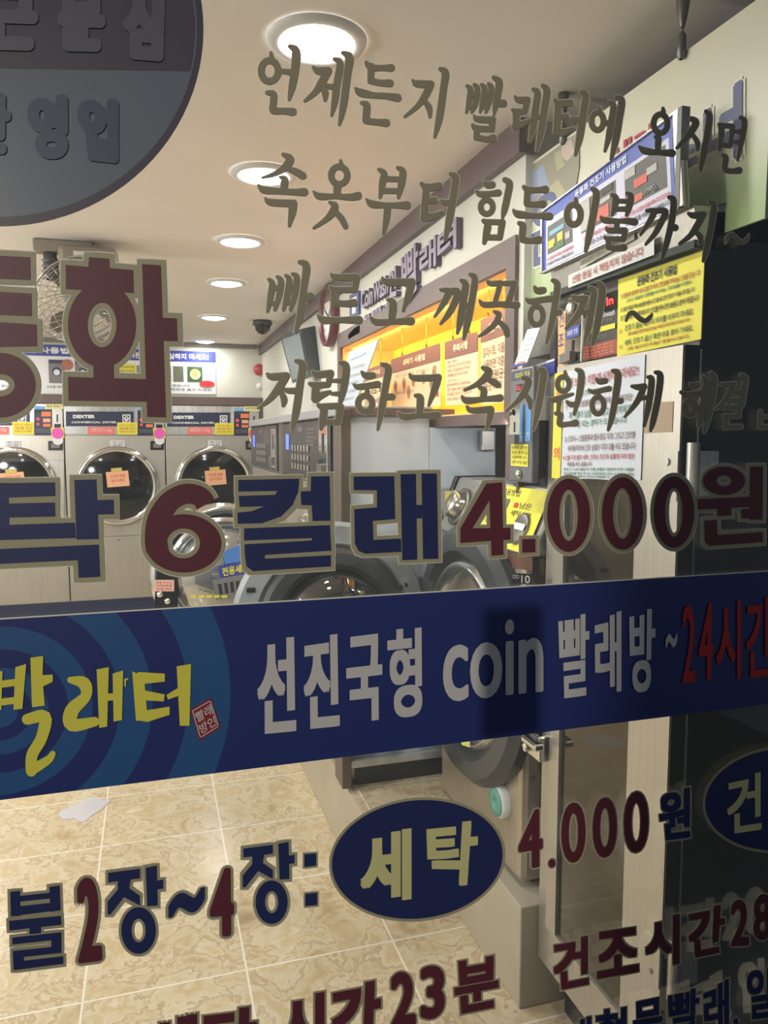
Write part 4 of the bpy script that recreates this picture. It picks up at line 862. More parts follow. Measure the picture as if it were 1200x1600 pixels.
q = [onY(x, y, dcx.y-.181) for x, y in Q4(332,906,388,896,390,930,338,938)]; b.poly(q, 3)
for k in range(5): b.poly(sub(off(q, (0, -.001, 0)), .12+.17*k, .25, .22+.17*k, .75), 4)
obj('bowl_stickers', b, [blue, yellow, mat('sticker_sky', (80, 130, 210), .4), greyt, black], dr)
b = MB()
for xa, xb_ in ((297, 306), (310, 319), (322, 331), (334, 343), (346, 355)): b.poly(fl(xa, 930, xb_, 934, dcx.y-.19))
obj('yellow_dashes', b, yellow, dr)

# ------------------------------------------------------------------ near washer with sloped console
NX = .92; y0, y1 = 1.77, 2.37; yc = 2.08
t = thing('washing_machine', (1.25, yc, .285), 'front-load washer with yellow instruction sheet on its sloped console and grey open door', 'washing machine')
obj('cabinet', MB().box(NX, 1.55, y0, y1, .30, 1.20), mat('sand_steel', (176, 166, 148), .36, .6, noise=.06, nscale=6, stretch=(20, 20, 1)), t, bevel=.02)
obj('base', MB().box(NX+.05, 1.5, y0+.03, y1-.03, .285, .30), blackm, t)
# console: sloped wedge
pz0, pz1 = 1.205, 1.375; xb, xt_ = .895, .968
obj('console', MB().prism([(xb, y0-.07, pz0), (xt_, y0-.07, pz1), (1.5, y0-.07, pz1), (1.5, y0-.07, pz0)], (0, y1-y0+.04, 0)), mat('console_silver', (150, 150, 148), .35, .5), t, bevel=.008)
obj('console_end_cap', MB().prism([(xb-.006, y1-.03, pz0-.006), (xt_-.008, y1-.03, pz1+.004), (1.5, y1-.03, pz1+.004), (1.5, y1-.03, pz0-.006)], (0, .022, 0)), blackm, t, bevel=.003)
qc = [Vector((xt_-.004, y1-.035, pz1-.004)), Vector((xt_-.004, y0-.065, pz1-.004)), Vector((xb-.004, y0-.065, pz0+.004)), Vector((xb-.004, y1-.035, pz0+.004))]
nc = Vector((-.92, 0, .40)).normalized()
qc = [p+nc*.003 for p in qc]
ys = MB().poly(sub(qc, .34, .02, .985, .985), 0); qy = [p+nc*.0012 for p in sub(qc, .34, .02, .985, .985)]
text(ys, '세탁기 사용방법', sub(qy, .12, .05, .62, .16), 1); ys.poly(sub(qy, .28, .22, .52, .42), 2); text(ys, '남은', sub(qy, .68, .24, .84, .34), 1); text(ys, '세탁시간', sub(qy, .6, .38, .88, .48), 1)
for k in range(4): text(ys, ('동전을 넣으세요', '세제를 넣습니다', '코스를 선택합니다', '시작을 누릅니다')[k], sub(qy, .06, .5+.11*k, .5, .57+.11*k), (1, 3, 1, 3)[k])
ys.poly(sub(qy, .60, .26, .66, .34), 3)
obj('instruction_sheet', ys, [yellow, black, mat('lcd_grey', (96, 102, 100), .3), red], t)
kb = bil(qc, .17, .48); kn = MB().lathe([(.062, 0), (.062, .004), (.05, .006)], kb, nc, 0, 36).lathe([(.046, .005), (.043, .035), (.03, .042), (0, .043)], kb, nc, 1, 36).box(kb.x-.05, kb.x-.03, kb.y-.006, kb.y+.006, kb.z-.03, kb.z+.05, 1)
obj('program_knob', kn, [darksteel, mat('knob_chrome', (190, 186, 178), .22, .9)], t)
bt = bil(qc, .87, .35); obj('start_button', MB().lathe([(.040, 0), (.040, .004), (.033, .008), (0, .006)], bt+nc*.002, nc, 0, 32, sx=1.1), darksteel, t)
q = sub([p+nc*.013 for p in qc], .83, .58, .93, .68); b = MB().poly(q, 0); obj('button_label', b, white, t)
cw = Vector((NX, yc, .86))
obj('door_surround', MB().lathe([(.385, 0), (.385, .03), (.36, .055), (.31, .06), (.285, .03)], cw, (-1, 0, 0), 0, 64, sharp=True), mat('surround_charcoal', (58, 62, 64), .28), t)
obj('door_seal', MB().lathe([(.285, .03), (.272, .05), (.255, .052), (.235, .02), (.225, -.03)], cw, (-1, 0, 0), 0, 56), mat('seal_steel', (190, 194, 196), .18, .9), t)
obj('drum', MB().lathe([(.225, -.03), (.22, -.3), (0, -.31)], cw, (-1, 0, 0), 0, 40), mat('drum_dark', (64, 64, 64), .3, .8), t)
q = [onX(x, y, NX-.04) for x, y in Q4(800,895,832,897,832,913,800,912)]
b = MB().poly(q, 0); text(b, '10', sub(off(q, (-.002, 0, 0)), .5, .15, .92, .9), 1, .0008); text(b, 'DD', sub(off(q, (-.002, 0, 0)), .08, .15, .4, .5), 1)
obj('capacity_plate', b, [blackm, mat('print_silver', (150, 150, 150), .4)], t)
q = [onX(x, y, NX-.003) for x, y in Q4(790,848,832,846,832,892,790,886)]
obj('reflection_patch', MB().poly(q), mat('reflection_brown', (110, 78, 58), .4, noise=.3, nscale=4, stretch=(1, 30, 2)), t)  # brown streaked reflection on the steel, painted as a patch
q = [onX(x, y, NX-.062) for x, y in Q4(716,1152,734,1150,734,1168,722,1164)]; b = MB().poly(q, 0); b.poly(sub(off(q, (-.001, 0, 0)), .1, .4, .9, .9), 1); obj('care_sticker', b, [white, yellow], t)
cap = onX(787, 1251, NX)
fc_ = obj('filter_cap', MB().lathe([(.046, 0), (.046, .018), (.040, .024)], cap, (-1, 0, 0), 0, 36), white, t, 'white rimmed teal filter cap')
obj('cap_face', MB().lathe([(.040, .022), (.038, .028), (.012, .030), (.009, .024), (0, .024)], cap, (-1, 0, 0), 0, 36), mat('teal_plastic', (96, 160, 146), .4), fc_)
# its open door
DC = Vector((.545, 2.385, .915)); N2 = Vector((0, -1, 0))
dr = obj('door', MB().lathe([(.27, -.035), (.315, -.03), (.322, 0), (.31, .025), (.255, .035), (.245, .022)], DC, N2, 0, 72, sharp=True), greyp, t, 'open grey door with clear bowl')
obj('inner_ring', MB().lathe([(.247, .024), (.225, .04), (.19, .042), (.172, .03)], DC, N2, 0, 64, sharp=True), dgreyp, dr)
obj('glass_bowl', MB().lathe([(.172, .03), (.168, .1), (.14, .145), (.08, .165), (0, .17)], DC, N2, 0, 48), bowl, dr)
obj('door_back', MB().lathe([(.24, -.03), (.0, -.04)], DC, N2, 0, 48), mat('door_back_grey', (92, 100, 100), .25), dr)
hp = onY(632, 915, DC.y-.03); obj('bolt_hole', MB().lathe([(0, .004), (.010, .003), (.014, .0)], hp, N2, 0, 20), blackm, dr)
hp = onY(392, 922, DC.y-.03); b = MB(); b.box(hp.x-.014, hp.x+.014, hp.y-.006, hp.y+.002, hp.z-.008, hp.z+.008); obj('latch_slot', b, blackm, dr, bevel=.003)
hb = MB(); 
for dz in (-.1, .1): hb.box(.85, .93, 2.33, 2.40, .91+dz-.03, .91+dz+.03)
obj('hinges', hb, dgreyp, dr)

# ------------------------------------------------------------------ shoe dryer cabinet in stainless steel
CX = .94; CD = .90; cy0, cy1 = 1.155, 1.69
t = thing('shoe_dryer_cabinet', (1.25, 1.42, 0), 'tall stainless shoe dryer cabinet at the right, with dark glass door and yellow notice', 'dryer cabinet')
sidem = mat('shaded_side_steel', (48, 53, 50), .6, 0, spec=.3)  # near-black tone holds the shade of the unlit window side
obj('cabinet', MB().box(CX, 1.52, cy0, cy1, .15, 1.90), [sidem], t, bevel=.003)
obj('base', MB().box(CX+.06, 1.48, cy0+.04, cy1-.03, 0, .15), blackm, t)
obj('front_frame', MB().box(CX-.006, CX+.01, cy0+.001, cy1, .15, 1.66), steelw, t, bevel=.002)
hd = obj('head', MB().box(CX-.004, 1.5, cy1-.06, 1.80, 1.705, 1.845), darksteel, t, bevel=.003)
st = MB(); st.prism([(CX-.03, cy0, 1.905), (CX+.2, cy0, 1.905), (CX+.2, cy0, 1.85), (CX-.012, cy0, 1.845)], (0, cy1-cy0-.03, 0))
obj('top_cap', st, steel, t, bevel=.002)
obj('cap_edge', MB().box(CX-.025, CX+.05, cy0, cy1-.03, 1.832, 1.846), sidem, t)
obj('control_panel', MB().box(CX-.005, CX+.02, cy0+.001, cy1, 1.665, 1.832), mat('panel_dark_grey', (72, 70, 66), .4, .4), t)
def xq(X, *a): return [onX(x, y, X) for x, y in Q4(*a)]
# yellow notice
q = xq(CX-.008, 966,437,1101,391,1095,530,964,557); b = MB().prism(q, (.002, 0, 0), 0); qq = off(q, (-.002, 0, 0))
text(b, '운동화 건조기 사용법', sub(qq, .26, .05, .72, .17), 1, .0006)
R = [('① 운동화 세탁후 바로 깔창과 하여 건조봉에 끼워 놓고 문을 닫습니다', .05, .20, .97, .27, 3), ('(반드시 이물질제거 운동화를 하여 주세요—건조봉끝을 시킨결과)', .13, .29, .88, .34, 4), ('② 동전 투입구에 4,000원(50분)시간 을 넣으면 건조기 자동시작 됩니다', .05, .38, .92, .45, 1), ('③ 기본 50분 4,000원이며 추가 건조를 원하시면 500원당 5분씩 작동됩니다', .05, .48, .97, .56, 1),
     ('건조기 끝날 때까지 자리를 비우지 마세요.', .11, .62, .92, .70, 2), ('(무인셀프인점 확성점 분실 책임은 본인에게 있습니다)', .15, .72, .88, .77, 3), ('세탁, 건조기 끝난 후엔 바로 찾아 가세요.', .11, .81, .92, .89, 2), ('(다음 사용 대기자가 꺼내놓고 사용 할 수도 있습니다)', .15, .91, .88, .96, 3)]
for s_, a, b_, c, d, m_ in R: text(b, s_, sub(qq, a, b_, c, d), m_, .0002)
for s_, v_ in (('주', .66), ('의', .86)): text(b, s_, sub(qq, .03, v_, .075, v_+.06), 3)
obj('yellow_notice', b, [yellow, black, mat('print_darkgreen', (40, 70, 60), .6), mat('print_rust', (170, 90, 40), .6), green], t)
# display
q = xq(CX-.008, 926,466,966,452,966,480,926,492); b = MB().poly(q, 0); text(b, '0 In', sub(off(q, (-.002, 0, 0)), .25, .25, .85, .75), 1, .0012); obj('display', b, [blackg, led], t)
q = xq(CX-.007, 916,490,963,478,963,528,916,540); b = MB()
text(b, 'Shoes Coinwash', sub(q, .1, .08, .95, .26), 0); text(b, '무인 셀프 빨래방', sub(q, .3, .32, .9, .44), 1); b.poly(sub(q, .1, .52, .96, .68), 2); text(b, '문의전화', sub(q, .3, .78, .7, .92), 1); obj('printing', b, [white, greyt, yellow], t)
q = xq(CX-.008, 915,541,964,529,964,552,915,564); b = MB().poly(q, 0)
for k in range(4): text(b, ('동전만 사용 바랍니다', '반품 및 환불이 되지 않습니다', '물품 분실 책임지지 않습니다', '문의 연락처'), 0) if False else text(b, ('동전만 사용 바랍니다', '환불이 되지 않습니다', '분실 책임 없습니다', '문의 연락처')[k], sub(off(q, (-.001, 0, 0)), .08, .1+.21*k, .9, .24+.21*k), 1)
obj('red_notice', b, [mat('notice_red', (164, 72, 54), .5), peach], t)
# coin unit
q = xq(CX-.03, 886,466,911,457,908,566,880,576); cu = obj('coin_unit', MB().prism(q, (.028, 0, 0), 0), chrome, t, bevel=.004)
b = MB(); qq = off(q, (-.002, 0, 0)); b.poly(sub(qq, .12, .44, .9, .6), 1); text(b, '500원 전용', sub(off(qq, (-.001, 0, 0)), .2, .48, .82, .56), 2); b.poly(sub(qq, .46, .63, .56, .8), 0); b.lathe([(.012, 0), (.016, .006), (.01, .01), (0, .01)], bil(qq, .4, .82), (-1, 0, 0), 3, 20); b.prism(sub(off(qq, (-.016, 0, 0)), .15, .82, .75, .95), (.015, 0, 0), 4)
obj('coin_slot', b, [blackm, blue, white, steel, darksteel], cu)
q = xq(CX-.012, 872,490,884,485,882,576,872,580); b = MB().poly(q, 0)
for k, s_ in enumerate('건조기'): text(b, s_, sub(off(q, (-.002, 0, 0)), .15, .05+.33*k, .85, .25+.33*k), 1)
obj('orange_label', b, [mat('label_tan', (226, 178, 120), .5), blue], t)
obj('label_backing', MB().prism(xq(CX-.010, 866,480,886,472,885,580,866,585), (.004, 0, 0)), acryl, t)
q = xq(CX-.010, 838,570,867,560,867,582,840,594); b = MB().poly(q, 0); b.poly(sub(off(q, (-.001, 0, 0)), 0, 0, 1, .16), 1); obj('blue_sticker', b, [blue, white], t)
# paper strip on the cap
q = xq(CX-.03, 888,430,1022,371,1022,398,888,450); b = MB().poly(q, 0); text(b, '신발 분실 시 책임지지 않습니다', sub(off(q, (-.002, 0, 0)), .06, .22, .9, .8), 1, .0003); obj('paper_strip', b, [mat('strip_paper', (206, 210, 208), .6), mat('print_brick', (168, 74, 60), .6)], t)
q = xq(CX-.031, 906,406,991,362,991,374,906,420); b = MB().poly(q, 0); text(b, '동전교환은 사용하신 후에 이용바랍니다', sub(off(q, (-.002, 0, 0)), .04, .25, .96, .75), 1); obj('small_strip', b, [mat('strip_cream', (200, 202, 188), .6), greyt], t)
# door
zD0, zD1 = .30, 1.665
dY0, dY1 = cy0, onX(868, 700, CD).y
w0 = onX(986, 1000, CD).y; w1 = onX(877, 1000, CD).y; wz1 = onX(1003, 755, CD).z; wz0 = onX(871, 1467, CD).z
fr = MB(); fr.box(CD, CX-.007, dY0, w0, zD0, zD1); fr.box(CD, CX-.007, w1, dY1, zD0, zD1); fr.box(CD, CX-.007, w0, w1, wz1, zD1); fr.box(CD, CX-.007, w0, w1, zD0, wz0)
dr = obj('door', fr, steelw, t, 'tall stainless door with a dark glass panel')
obj('door_edge', MB().box(CD+.002, CX-.006, cy0-.003, cy0+.002, zD0, zD1), sidem, dr)
obj('door_glass', MB().box(CD+.008, CD+.014, w0, w1, wz0, wz1), mat('dark_mirror_glass', (84, 79, 70), .05, .85), dr)
q = xq(CD-.002, 868,584,1008,554,1001,750,863,747); b = MB().prism(q, (.001, 0, 0), 0); qq = off(q, (-.002, 0, 0))
b.poly(sub(qq, .0, .0, .115, 1), 1); qy = off(qq, (-.001, 0, 0))
for s_, v_ in (('주', .18), ('의', .70)): text(b, s_, sub(qy, .02, v_, .1, v_+.12), 2, .001)
text(b, '꼭 보시고 이럴 때 신청하지 마세요!!', sub(qq, .2, .07, .95, .16), 3, .0003)
R = [('[ 상황 건에 기본전 상가니다. ]', .3, .20, .7, .26, 4), ('1) 세탁후—신발종류와 따라 상황에 따라 마지막단', .16, .29, .9, .36, 5), ('계 거품이 남을 수도 있고 마지막에 탈', .2, .38, .9, .45, 4), ('수가 덜 되는 경우가 또 있습니다', .2, .47, .85, .53, 4), ('2) 건조시—신발종류와 탈수정도 따라 그리고 건조봉', .16, .60, .94, .67, 5), ('위치에 따라서 건조 상태가 각각 다를 수도 있습니다.', .2, .69, .95, .75, 5), ('※ 신발 무인셀프 세탁, 건조는 조건과 상황에 따라 항상', .14, .78, .94, .83, 3), ('똑같을 수는 없습니다.', .2, .845, .5, .885, 5), ('위의 1), 2)번 같은 또 다른 상황이 염려되시면 신발은', .16, .90, .94, .93, 4), ('무인셀프로 하지 마시고 비싸더라도 반드시 맡아서 하는', .16, .94, .94, .965, 4), ('점포를 이용해 주시면 감사하겠습니다', .2, .97, .7, .99, 4)]
for s_, a, b_, c, d, m_ in R: text(b, s_, sub(qq, a, b_, c, d), m_, .0002)
obj('white_notice', b, [mat('notice_paper', (206, 214, 226), .6), yellow, orange, mat('print_crimson', (176, 72, 72), .6), mat('print_teal', (64, 120, 96), .6), mat('print_plum', (120, 84, 84), .6)], dr)
q = xq(CD-.001, 1008,630,1052,627,1050,675,1006,677); obj('tan_patch', MB().poly(q), mat('tan_patch_colour', (170, 150, 126), .5), dr)  # plain tan square on the door
# hinges and latch
def hinge(zc):
    h = MB(); h.cyl(.012, (CD+.02, cy0-.012, zc-.06), (0, 0, 1), .12, 0, 20); h.box(CD-.003, CD, cy0, cy0+.045, zc-.045, zc+.045); h.box(CD+.02, CD+.08, cy0-.006, cy0-.003, zc-.045, zc+.045)
    for dz in (-.025, .025): h.cyl(.007, (CD-.003, cy0+.028, zc+dz), (-1, 0, 0), .003, 0, 12)
    return h
obj('hinge', hinge(onX(1072, 745, CD).z), steel, dr); obj('hinge', hinge(.5), steel, dr)
lp_ = onX(845, 1162, CD); b = MB(); b.box(CD-.02, CD+.03, lp_.y-.03, lp_.y+.04, lp_.z-.035, lp_.z+.03); b.box(CD-.045, CD-.02, lp_.y-.055, lp_.y+.02, lp_.z+.005, lp_.z+.022); b.lathe([(.012, 0), (.012, .02), (0, .02)], (CD-.02, lp_.y+.015, lp_.z-.01), (-1, 0, 0), 0, 20)
obj('latch', b, chrome, dr, bevel=.004)

# ------------------------------------------------------------------ notice frame standing on the cabinet
q = xq(.895, 848,331,1064,170,1072,324,848,428)
t = thing('framed_notice', (q[2]+q[3])/2, 'blue bordered white notice in a metal frame standing on the stainless cabinet', 'notice board')
obj('board', MB().prism(q, (.006, 0, 0), 0), white, t)
q1 = off(q, (-.001, 0, 0))
fm = MB()
for a in ((0, 0, 1, .02), (0, .98, 1, 1), (0, 0, .012, 1), (.97, 0, 1, 1)): fm.prism(sub(off(q, (-.006, 0, 0)), *a), (.014, 0, 0))
obj('metal_frame', fm, steel, t)
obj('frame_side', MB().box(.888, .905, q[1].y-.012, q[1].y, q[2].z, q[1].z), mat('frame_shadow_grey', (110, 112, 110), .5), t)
bd = MB()
for a in ((.012, .02, .97, .2), (.012, .2, .035, .98), (.93, .2, .95, .98), (.035, .955, .93, .98)): bd.poly(sub(q1, *a))
obj('blue_border', bd, mat('border_blue', (84, 100, 180), .5), t)
obj('paper', MB().poly(sub(off(q, (-.0006, 0, 0)), .035, .2, .93, .955)), mat('pale_lilac', (204, 206, 224), .5), t)
tx = MB(); q2 = off(q, (-.003, 0, 0)); text(tx, '운동화 건조기 사용방법', sub(q2, .30, .06, .68, .16), 0, .0004); obj('heading', tx, white, t)
pc = MB()
for a, b_, c, d in ((.05, .30, .27, .74), (.34, .27, .60, .70), (.66, .25, .91, .70)): pc.poly(sub(q1, a, b_, c, d), 0)
q3 = off(q, (-.002, 0, 0))
pc.poly(sub(q3, .07, .40, .2, .47), 1); pc.poly(sub(q3, .06, .54, .12, .66), 2); pc.poly(sub(q3, .14, .5, .19, .62), 2); pc.poly(sub(q3, .11, .62, .2, .73), 3); pc.poly(sub(q3, .21, .56, .25, .66), 4)
pc.poly(sub(q3, .34, .28, .41, .68), 4); pc.poly(sub(q3, .44, .5, .55, .66), 5); pc.poly(sub(q3, .5, .28, .58, .36), 6); pc.poly(sub(q3, .45, .40, .56, .46), 4)
pc.poly(sub(q3, .66, .26, .73, .36), 4); pc.poly(sub(q3, .72, .42, .80, .52), 5); pc.poly(sub(q3, .80, .38, .86, .46), 4); pc.poly(sub(q3, .71, .60, .77, .68), 5)
for k in range(3): pc.tube([bil(q3, .76+.02*k, .34), bil(q3, .80+.02*k, .40), bil(q3, .84+.01*k, .33)], .0012, 4, 5)
obj('photos', pc, [mat('photo_grey', (84, 84, 82), .5), mat('photo_cyan', (110, 170, 190), .5), mat('photo_yellow', (206, 190, 60), .5), mat('photo_green', (76, 104, 60), .5), mat('photo_light', (176, 176, 172), .5), mat('photo_red', (206, 96, 82), .5), mat('photo_dark', (50, 50, 50), .5)], t)
tx = MB()
for s_, a, m_ in (('❶ 운동화 바닥을 위로 올려놓아', (.05, .79, .28, .84), 1), ('건조봉에 끼워 넣고 문을 닫습니다.', (.05, .87, .28, .92), 0), ('❷ 동전 500원 4,000원 투입', (.36, .76, .62, .82), 1), ('누르면 건조기 작동', (.38, .86, .58, .92), 0), ('❸ 기본 건조시간은 50분이며 추가건조는', (.63, .755, .93, .81), 1), ('원하는 만큼 500원당 작동됩니다.', (.66, .84, .93, .90), 0)): text(tx, s_.replace('❶ ', '① ').replace('❷ ', '② ').replace('❸ ', '③ '), sub(q2, *a), m_, .0002)
obj('captions', tx, [black, red], t)

# ------------------------------------------------------------------ hanging sign board with rods
SX = .972
yA = onX(1197, 300, SX).y; yB = onX(812, 270, SX).y; zA = onX(1063, 86, SX).z; zBt = 1.80
hy = max(yA, YG+.03)
q = [Vector((SX, y_, z_)) for y_, z_ in ((yB, zA), (hy, zA), (hy, 1.86), (1.148, 1.86), (1.148, 1.912), (1.70, 1.912), (1.70, 1.85), (yB, 1.85))]
BG = bpy.data.materials.new('sign_green_fade'); BG.use_nodes = True; nt = BG.node_tree; bs = nt.nodes['Principled BSDF']; bs.inputs['Roughness'].default_value = .4
tc = nt.nodes.new('ShaderNodeTexCoord'); sx_ = nt.nodes.new('ShaderNodeSeparateXYZ'); mr = nt.nodes.new('ShaderNodeMapRange'); cr = nt.nodes.new('ShaderNodeValToRGB')
mr.inputs['From Min'].default_value = zBt; mr.inputs['From Max'].default_value = zA
cr.color_ramp.elements[0].color = lin(170, 194, 140); cr.color_ramp.elements[0].position = .2; cr.color_ramp.elements[1].color = lin(216, 214, 194); cr.color_ramp.elements[1].position = .62
nt.links.new(tc.outputs['Object'], sx_.inputs[0]); nt.links.new(sx_.outputs[2], mr.inputs[0]); nt.links.new(mr.outputs[0], cr.inputs[0]); nt.links.new(cr.outputs[0], bs.inputs['Base Color'])
t = thing('hanging_sign_board', (SX, (yA+yB)/2, zA), 'large pale green sign board with blue letters hung on rods above the stainless cabinet', 'sign board')
obj('board', MB().prism(q, (.006, 0, 0)), BG, t)
def blt(s_, quad, b_, mt_, parent, halo=True):
    qq = [onX(x, y, SX-.003) for x, y in quad]; b = MB(); text(b, s_, qq, 0, b_, 8)
    if halo:
        ex = (qq[1]-qq[0]).normalized(); ey = (qq[0]-qq[3]).normalized(); g_ = .006
        q2_ = [qq[0]+(-ex+ey)*g_, qq[1]+(ex+ey)*g_, qq[2]+(ex-ey)*g_, qq[3]+(-ex-ey)*g_]
        text(b, s_, off(q2_, (.0015, 0, 0)), 1, b_+g_, 8)
    obj('sign_letter', b, [mt_, mat('halo_cream', (228, 228, 204), .5)], parent)
ltb = mat('sign_slate_blue', (92, 98, 140), .5)
blt('운', Q4(828,318,876,286,876,400,828,420), .004, ltb, t)
blt('스', Q4(1036,228,1088,192,1090,254,1040,284), .005, ltb, t)
blt('너', Q4(1098,164,1160,122,1160,244,1098,266), .006, ltb, t)
dots = MB()
for a in (Q4(962,233,966,229,966,237,962,241), Q4(974,220,979,216,979,228,974,232), Q4(981,216,986,212,986,222,981,227), Q4(991,213,1007,203,1007,209,991,218), Q4(1013,194,1018,190,1018,200,1013,204)): dots.poly([onX(x, y, SX-.003) for x, y in a])
obj('red_lettering', dots, mat('sign_crimson', (176, 54, 84), .5), t)
# printed plants at the far end of the board
ph = MB(); zz = SX-.0025
def pm(pts, mi): ph.poly([onX(x, y, zz-.0001*mi) for x, y in pts], mi)
pm([(813,272),(905,205),(905,262),(898,300),(813,360)], 0)
pm([(813,280),(824,272),(826,300),(813,312)], 1); pm([(826,276),(836,262),(840,300),(832,318),(824,306)], 2); pm([(838,268),(848,256),(858,290),(850,312),(842,300)], 2)
pm([(878,228),(892,216),(898,238),(886,252),(876,244)], 3); pm([(866,240),(876,234),(882,258),(870,268)], 4); pm([(850,300),(872,280),(884,300),(858,322)], 4)
obj('plant_photo', ph, [mat('photo_stone', (150, 148, 132), .5), mat('photo_leaf', (136, 170, 84), .5), mat('photo_blue_leaf', (150, 164, 196), .5), mat('photo_pinkish', (196, 180, 172), .5), mat('photo_sand', (176, 172, 140), .5)], t)
for px_, py_ in ((1067, 14), (881, 122)):
    p = onX(px_, py_, SX-.008); p.z = CZ
    r = MB(); r.lathe([(0, 0), (.013, 0), (.012, .02), (.008, .045), (.004, .06)], p, (0, 0, -1), 0, 20); r.tube([p+Vector((0, 0, -.05)), (p.x, p.y, zA+.03)], .0025, 0, 8); r.lathe([(.003, 0), (.008, .008), (.008, .045), (.004, .05)], (p.x, p.y, zA+.035), (0, 0, -1), 0, 16)
    obj('hanging_rod', r, darksteel, t)

# ------------------------------------------------------------------ coin changer box, price card, acrylic holder
q = xq(.885, 798,578,833,569,838,744,801,752)
zt_, zb2 = q[0].z, q[3].z; ya, yb = q[1].y, q[0].y
t = thing('coin_box', (.9, (ya+yb)/2, zb2), 'narrow grey coin box with yellow label, left of the stainless cabinet', 'coin box')
obj('case', MB().box(.885, .906, ya, yb, zb2, zt_), mat('coin_box_grey', (112, 116, 122), .4, .4), t, bevel=.004)
q = [Vector((.8835, yb, zt_)), Vector((.8835, ya, zt_)), Vector((.8835, ya, zb2)), Vector((.8835, yb, zb2))]
b = MB().poly(sub(q, .06, .02, .94, .1), 0); text(b, '500원 전용', sub(off(q, (-.001, 0, 0)), .25, .035, .92, .085), 1); obj('header', b, [mat('slate_print', (70, 76, 96), .5), yellow], t)
b = MB().poly(sub(q, .28, .14, .66, .2), 0); text(b, 'Co', sub(off(q, (-.001, 0, 0)), .3, .15, .5, .19), 1, .0004); obj('display', b, [blackg, led], t)
b = MB(); b.prism(sub(off(q, (-.012, 0, 0)), .22, .32, .68, .66), (.013, 0, 0), 0); b.poly(sub(off(q, (-.013, 0, 0)), .42, .47, .47, .56), 1); b.prism(sub(off(q, (-.022, 0, 0)), .26, .58, .62, .66), (.01, 0, 0), 2); b.lathe([(.006, 0), (.01, .004), (0, .005)], bil(off(q, (-.013, 0, 0)), .33, .62), (-1, 0, 0), 2, 14); obj('coin_slot', b, [chrome, blackm, darksteel], t)
b = MB().poly(sub(q, .74, .3, .97, .64), 0); text(b, '기', sub(off(q, (-.001, 0, 0)), .78, .56, .94, .62), 1); obj('blue_label', b, [mat('label_sky', (86, 150, 214), .5), white], t)
b = MB().poly(sub(q, .1, .665, .88, .86), 0)
for k, s_ in enumerate(('동전이 걸리면', '잠시 후 투입', '사용바랍니다', '관리실')): text(b, s_, sub(off(q, (-.001, 0, 0)), .14, .68+.043*k, .84, .71+.043*k), 1)
obj('yellow_label', b, [yellow, black], t)
b = MB().lathe([(.012, 0), (.012, .006), (.006, .01), (0, .01)], bil(q, .5, .07), (-1, 0, 0), 0, 20); obj('key_lock', b, chrome, t)
q = xq(.895, 824,515,844,511,826,570,806,574); q[2].x = q[3].x = .888
t = thing('price_card', (q[2]+q[3])/2, 'small white card leaning on top of the grey coin box', 'card')
b = MB().prism(q, (.003, 0, 0), 0); qq = off(q, (-.002, 0, 0)); b.poly(sub(qq, 0, .93, 1, 1), 1); b.poly(sub(qq, .3, .88, .8, .95), 2)
for k, s_ in enumerate(('요금 안내', '소형 세탁', '대형 세탁', '운동화', '건조 추가')): text(b, s_, sub(qq, .3, .12+.14*k, .85, .18+.14*k), 3)
obj('card', b, [white, blue, orange, greyt], t)
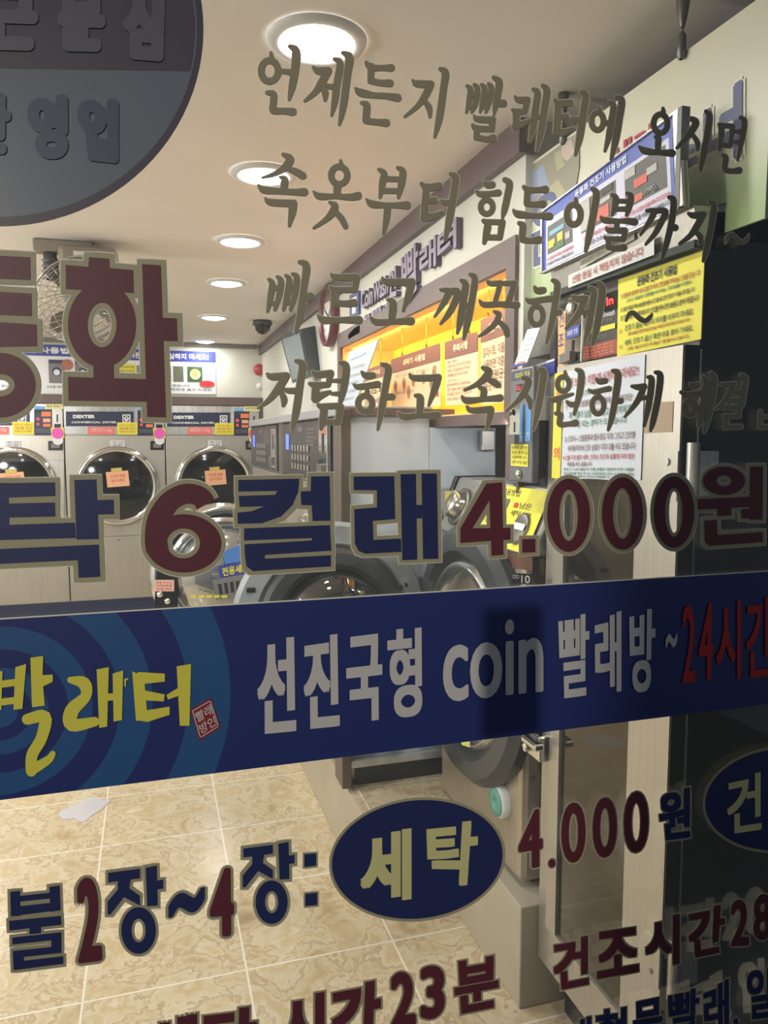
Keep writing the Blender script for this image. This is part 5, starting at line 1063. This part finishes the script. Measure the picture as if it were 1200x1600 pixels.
# clear leaflet holder on the washer
hz = onX(826, 752, .98).z
t = thing('leaflet_holder', (1.0, 1.80, 1.376), 'clear acrylic leaflet holder standing on the nearer washer beside the coin box', 'leaflet holder')
ya_, yb_ = 1.745, 1.86
obj('back_plate', MB().prism([(1.02, ya_, 1.376), (1.02, yb_, 1.376), (1.05, yb_, 1.49), (1.05, ya_, 1.49)], (.004, 0, 0)), acryl, t)
obj('front_pocket', MB().prism([(.985, ya_, 1.376), (.985, yb_, 1.376), (.975, yb_, 1.44), (.975, ya_, 1.44)], (.003, 0, 0)).box(.985, 1.024, ya_, ya_+.003, 1.376, 1.44).box(.985, 1.024, yb_-.003, yb_, 1.376, 1.44), acryl, t)

# ------------------------------------------------------------------ photographer's phone, just behind the camera point
pc_ = Vector((.005, -.02, 1.462))
t = thing('smartphone', pc_, 'dark phone held up outside the window, its soft shadow falling on the blue band', 'phone')
obj('body', MB().box(pc_.x-.038, pc_.x+.038, pc_.y-.005, pc_.y+.005, pc_.z-.078, pc_.z+.078), blackm, t, bevel=.004)
obj('screen', MB().box(pc_.x-.035, pc_.x+.035, pc_.y-.0062, pc_.y-.0054, pc_.z-.074, pc_.z+.074), blackg, t)

# unseen pole added outside; its soft shadow darkens the right end of the lettering
px_ = -.955
struct('added_shade_pole', MB().lathe([(.0, -.02), (.17, -.02), (.155, 4.2), (0, 4.2)], (px_, -2.5, 0), (0, 0, 1), 0, 32), mat('shade_pole_concrete', (120, 118, 112), .8, noise=.1, nscale=14))
# ------------------------------------------------------------------ street lamp light from behind, and faint night sky
G = onY(800, 1050, GY); d = (pc_-G).normalized()
L = pc_+d*5.6
l = bpy.data.lights.new('street_lamp', 'SPOT'); l.energy = 560; l.color = (1, .93, .80); l.shadow_soft_size = .055; l.spot_blend = .85
tgt = onY(500, 830, GY)
l.spot_size = math.radians(18.6)
o = bpy.data.objects.new('street_lamp', l); C.objects.link(o); o.location = L; o.rotation_euler = (tgt-L).to_track_quat('-Z', 'Y').to_euler()
wd = bpy.data.worlds.new('night'); SC.world = wd; wd.use_nodes = True; wd.node_tree.nodes['Background'].inputs[0].default_value = (.75, .85, 1, 1); wd.node_tree.nodes['Background'].inputs[1].default_value = .14
SC.view_settings.view_transform = 'Standard'; SC.view_settings.look = 'None'; SC.view_settings.exposure = 0; SC.view_settings.gamma = 1
SC.cycles.use_denoising = True
SC.cycles.max_bounces = 10; SC.cycles.transparent_max_bounces = 16; SC.cycles.caustics_reflective = False; SC.cycles.caustics_refractive = False; SC.cycles.sample_clamp_indirect = 6
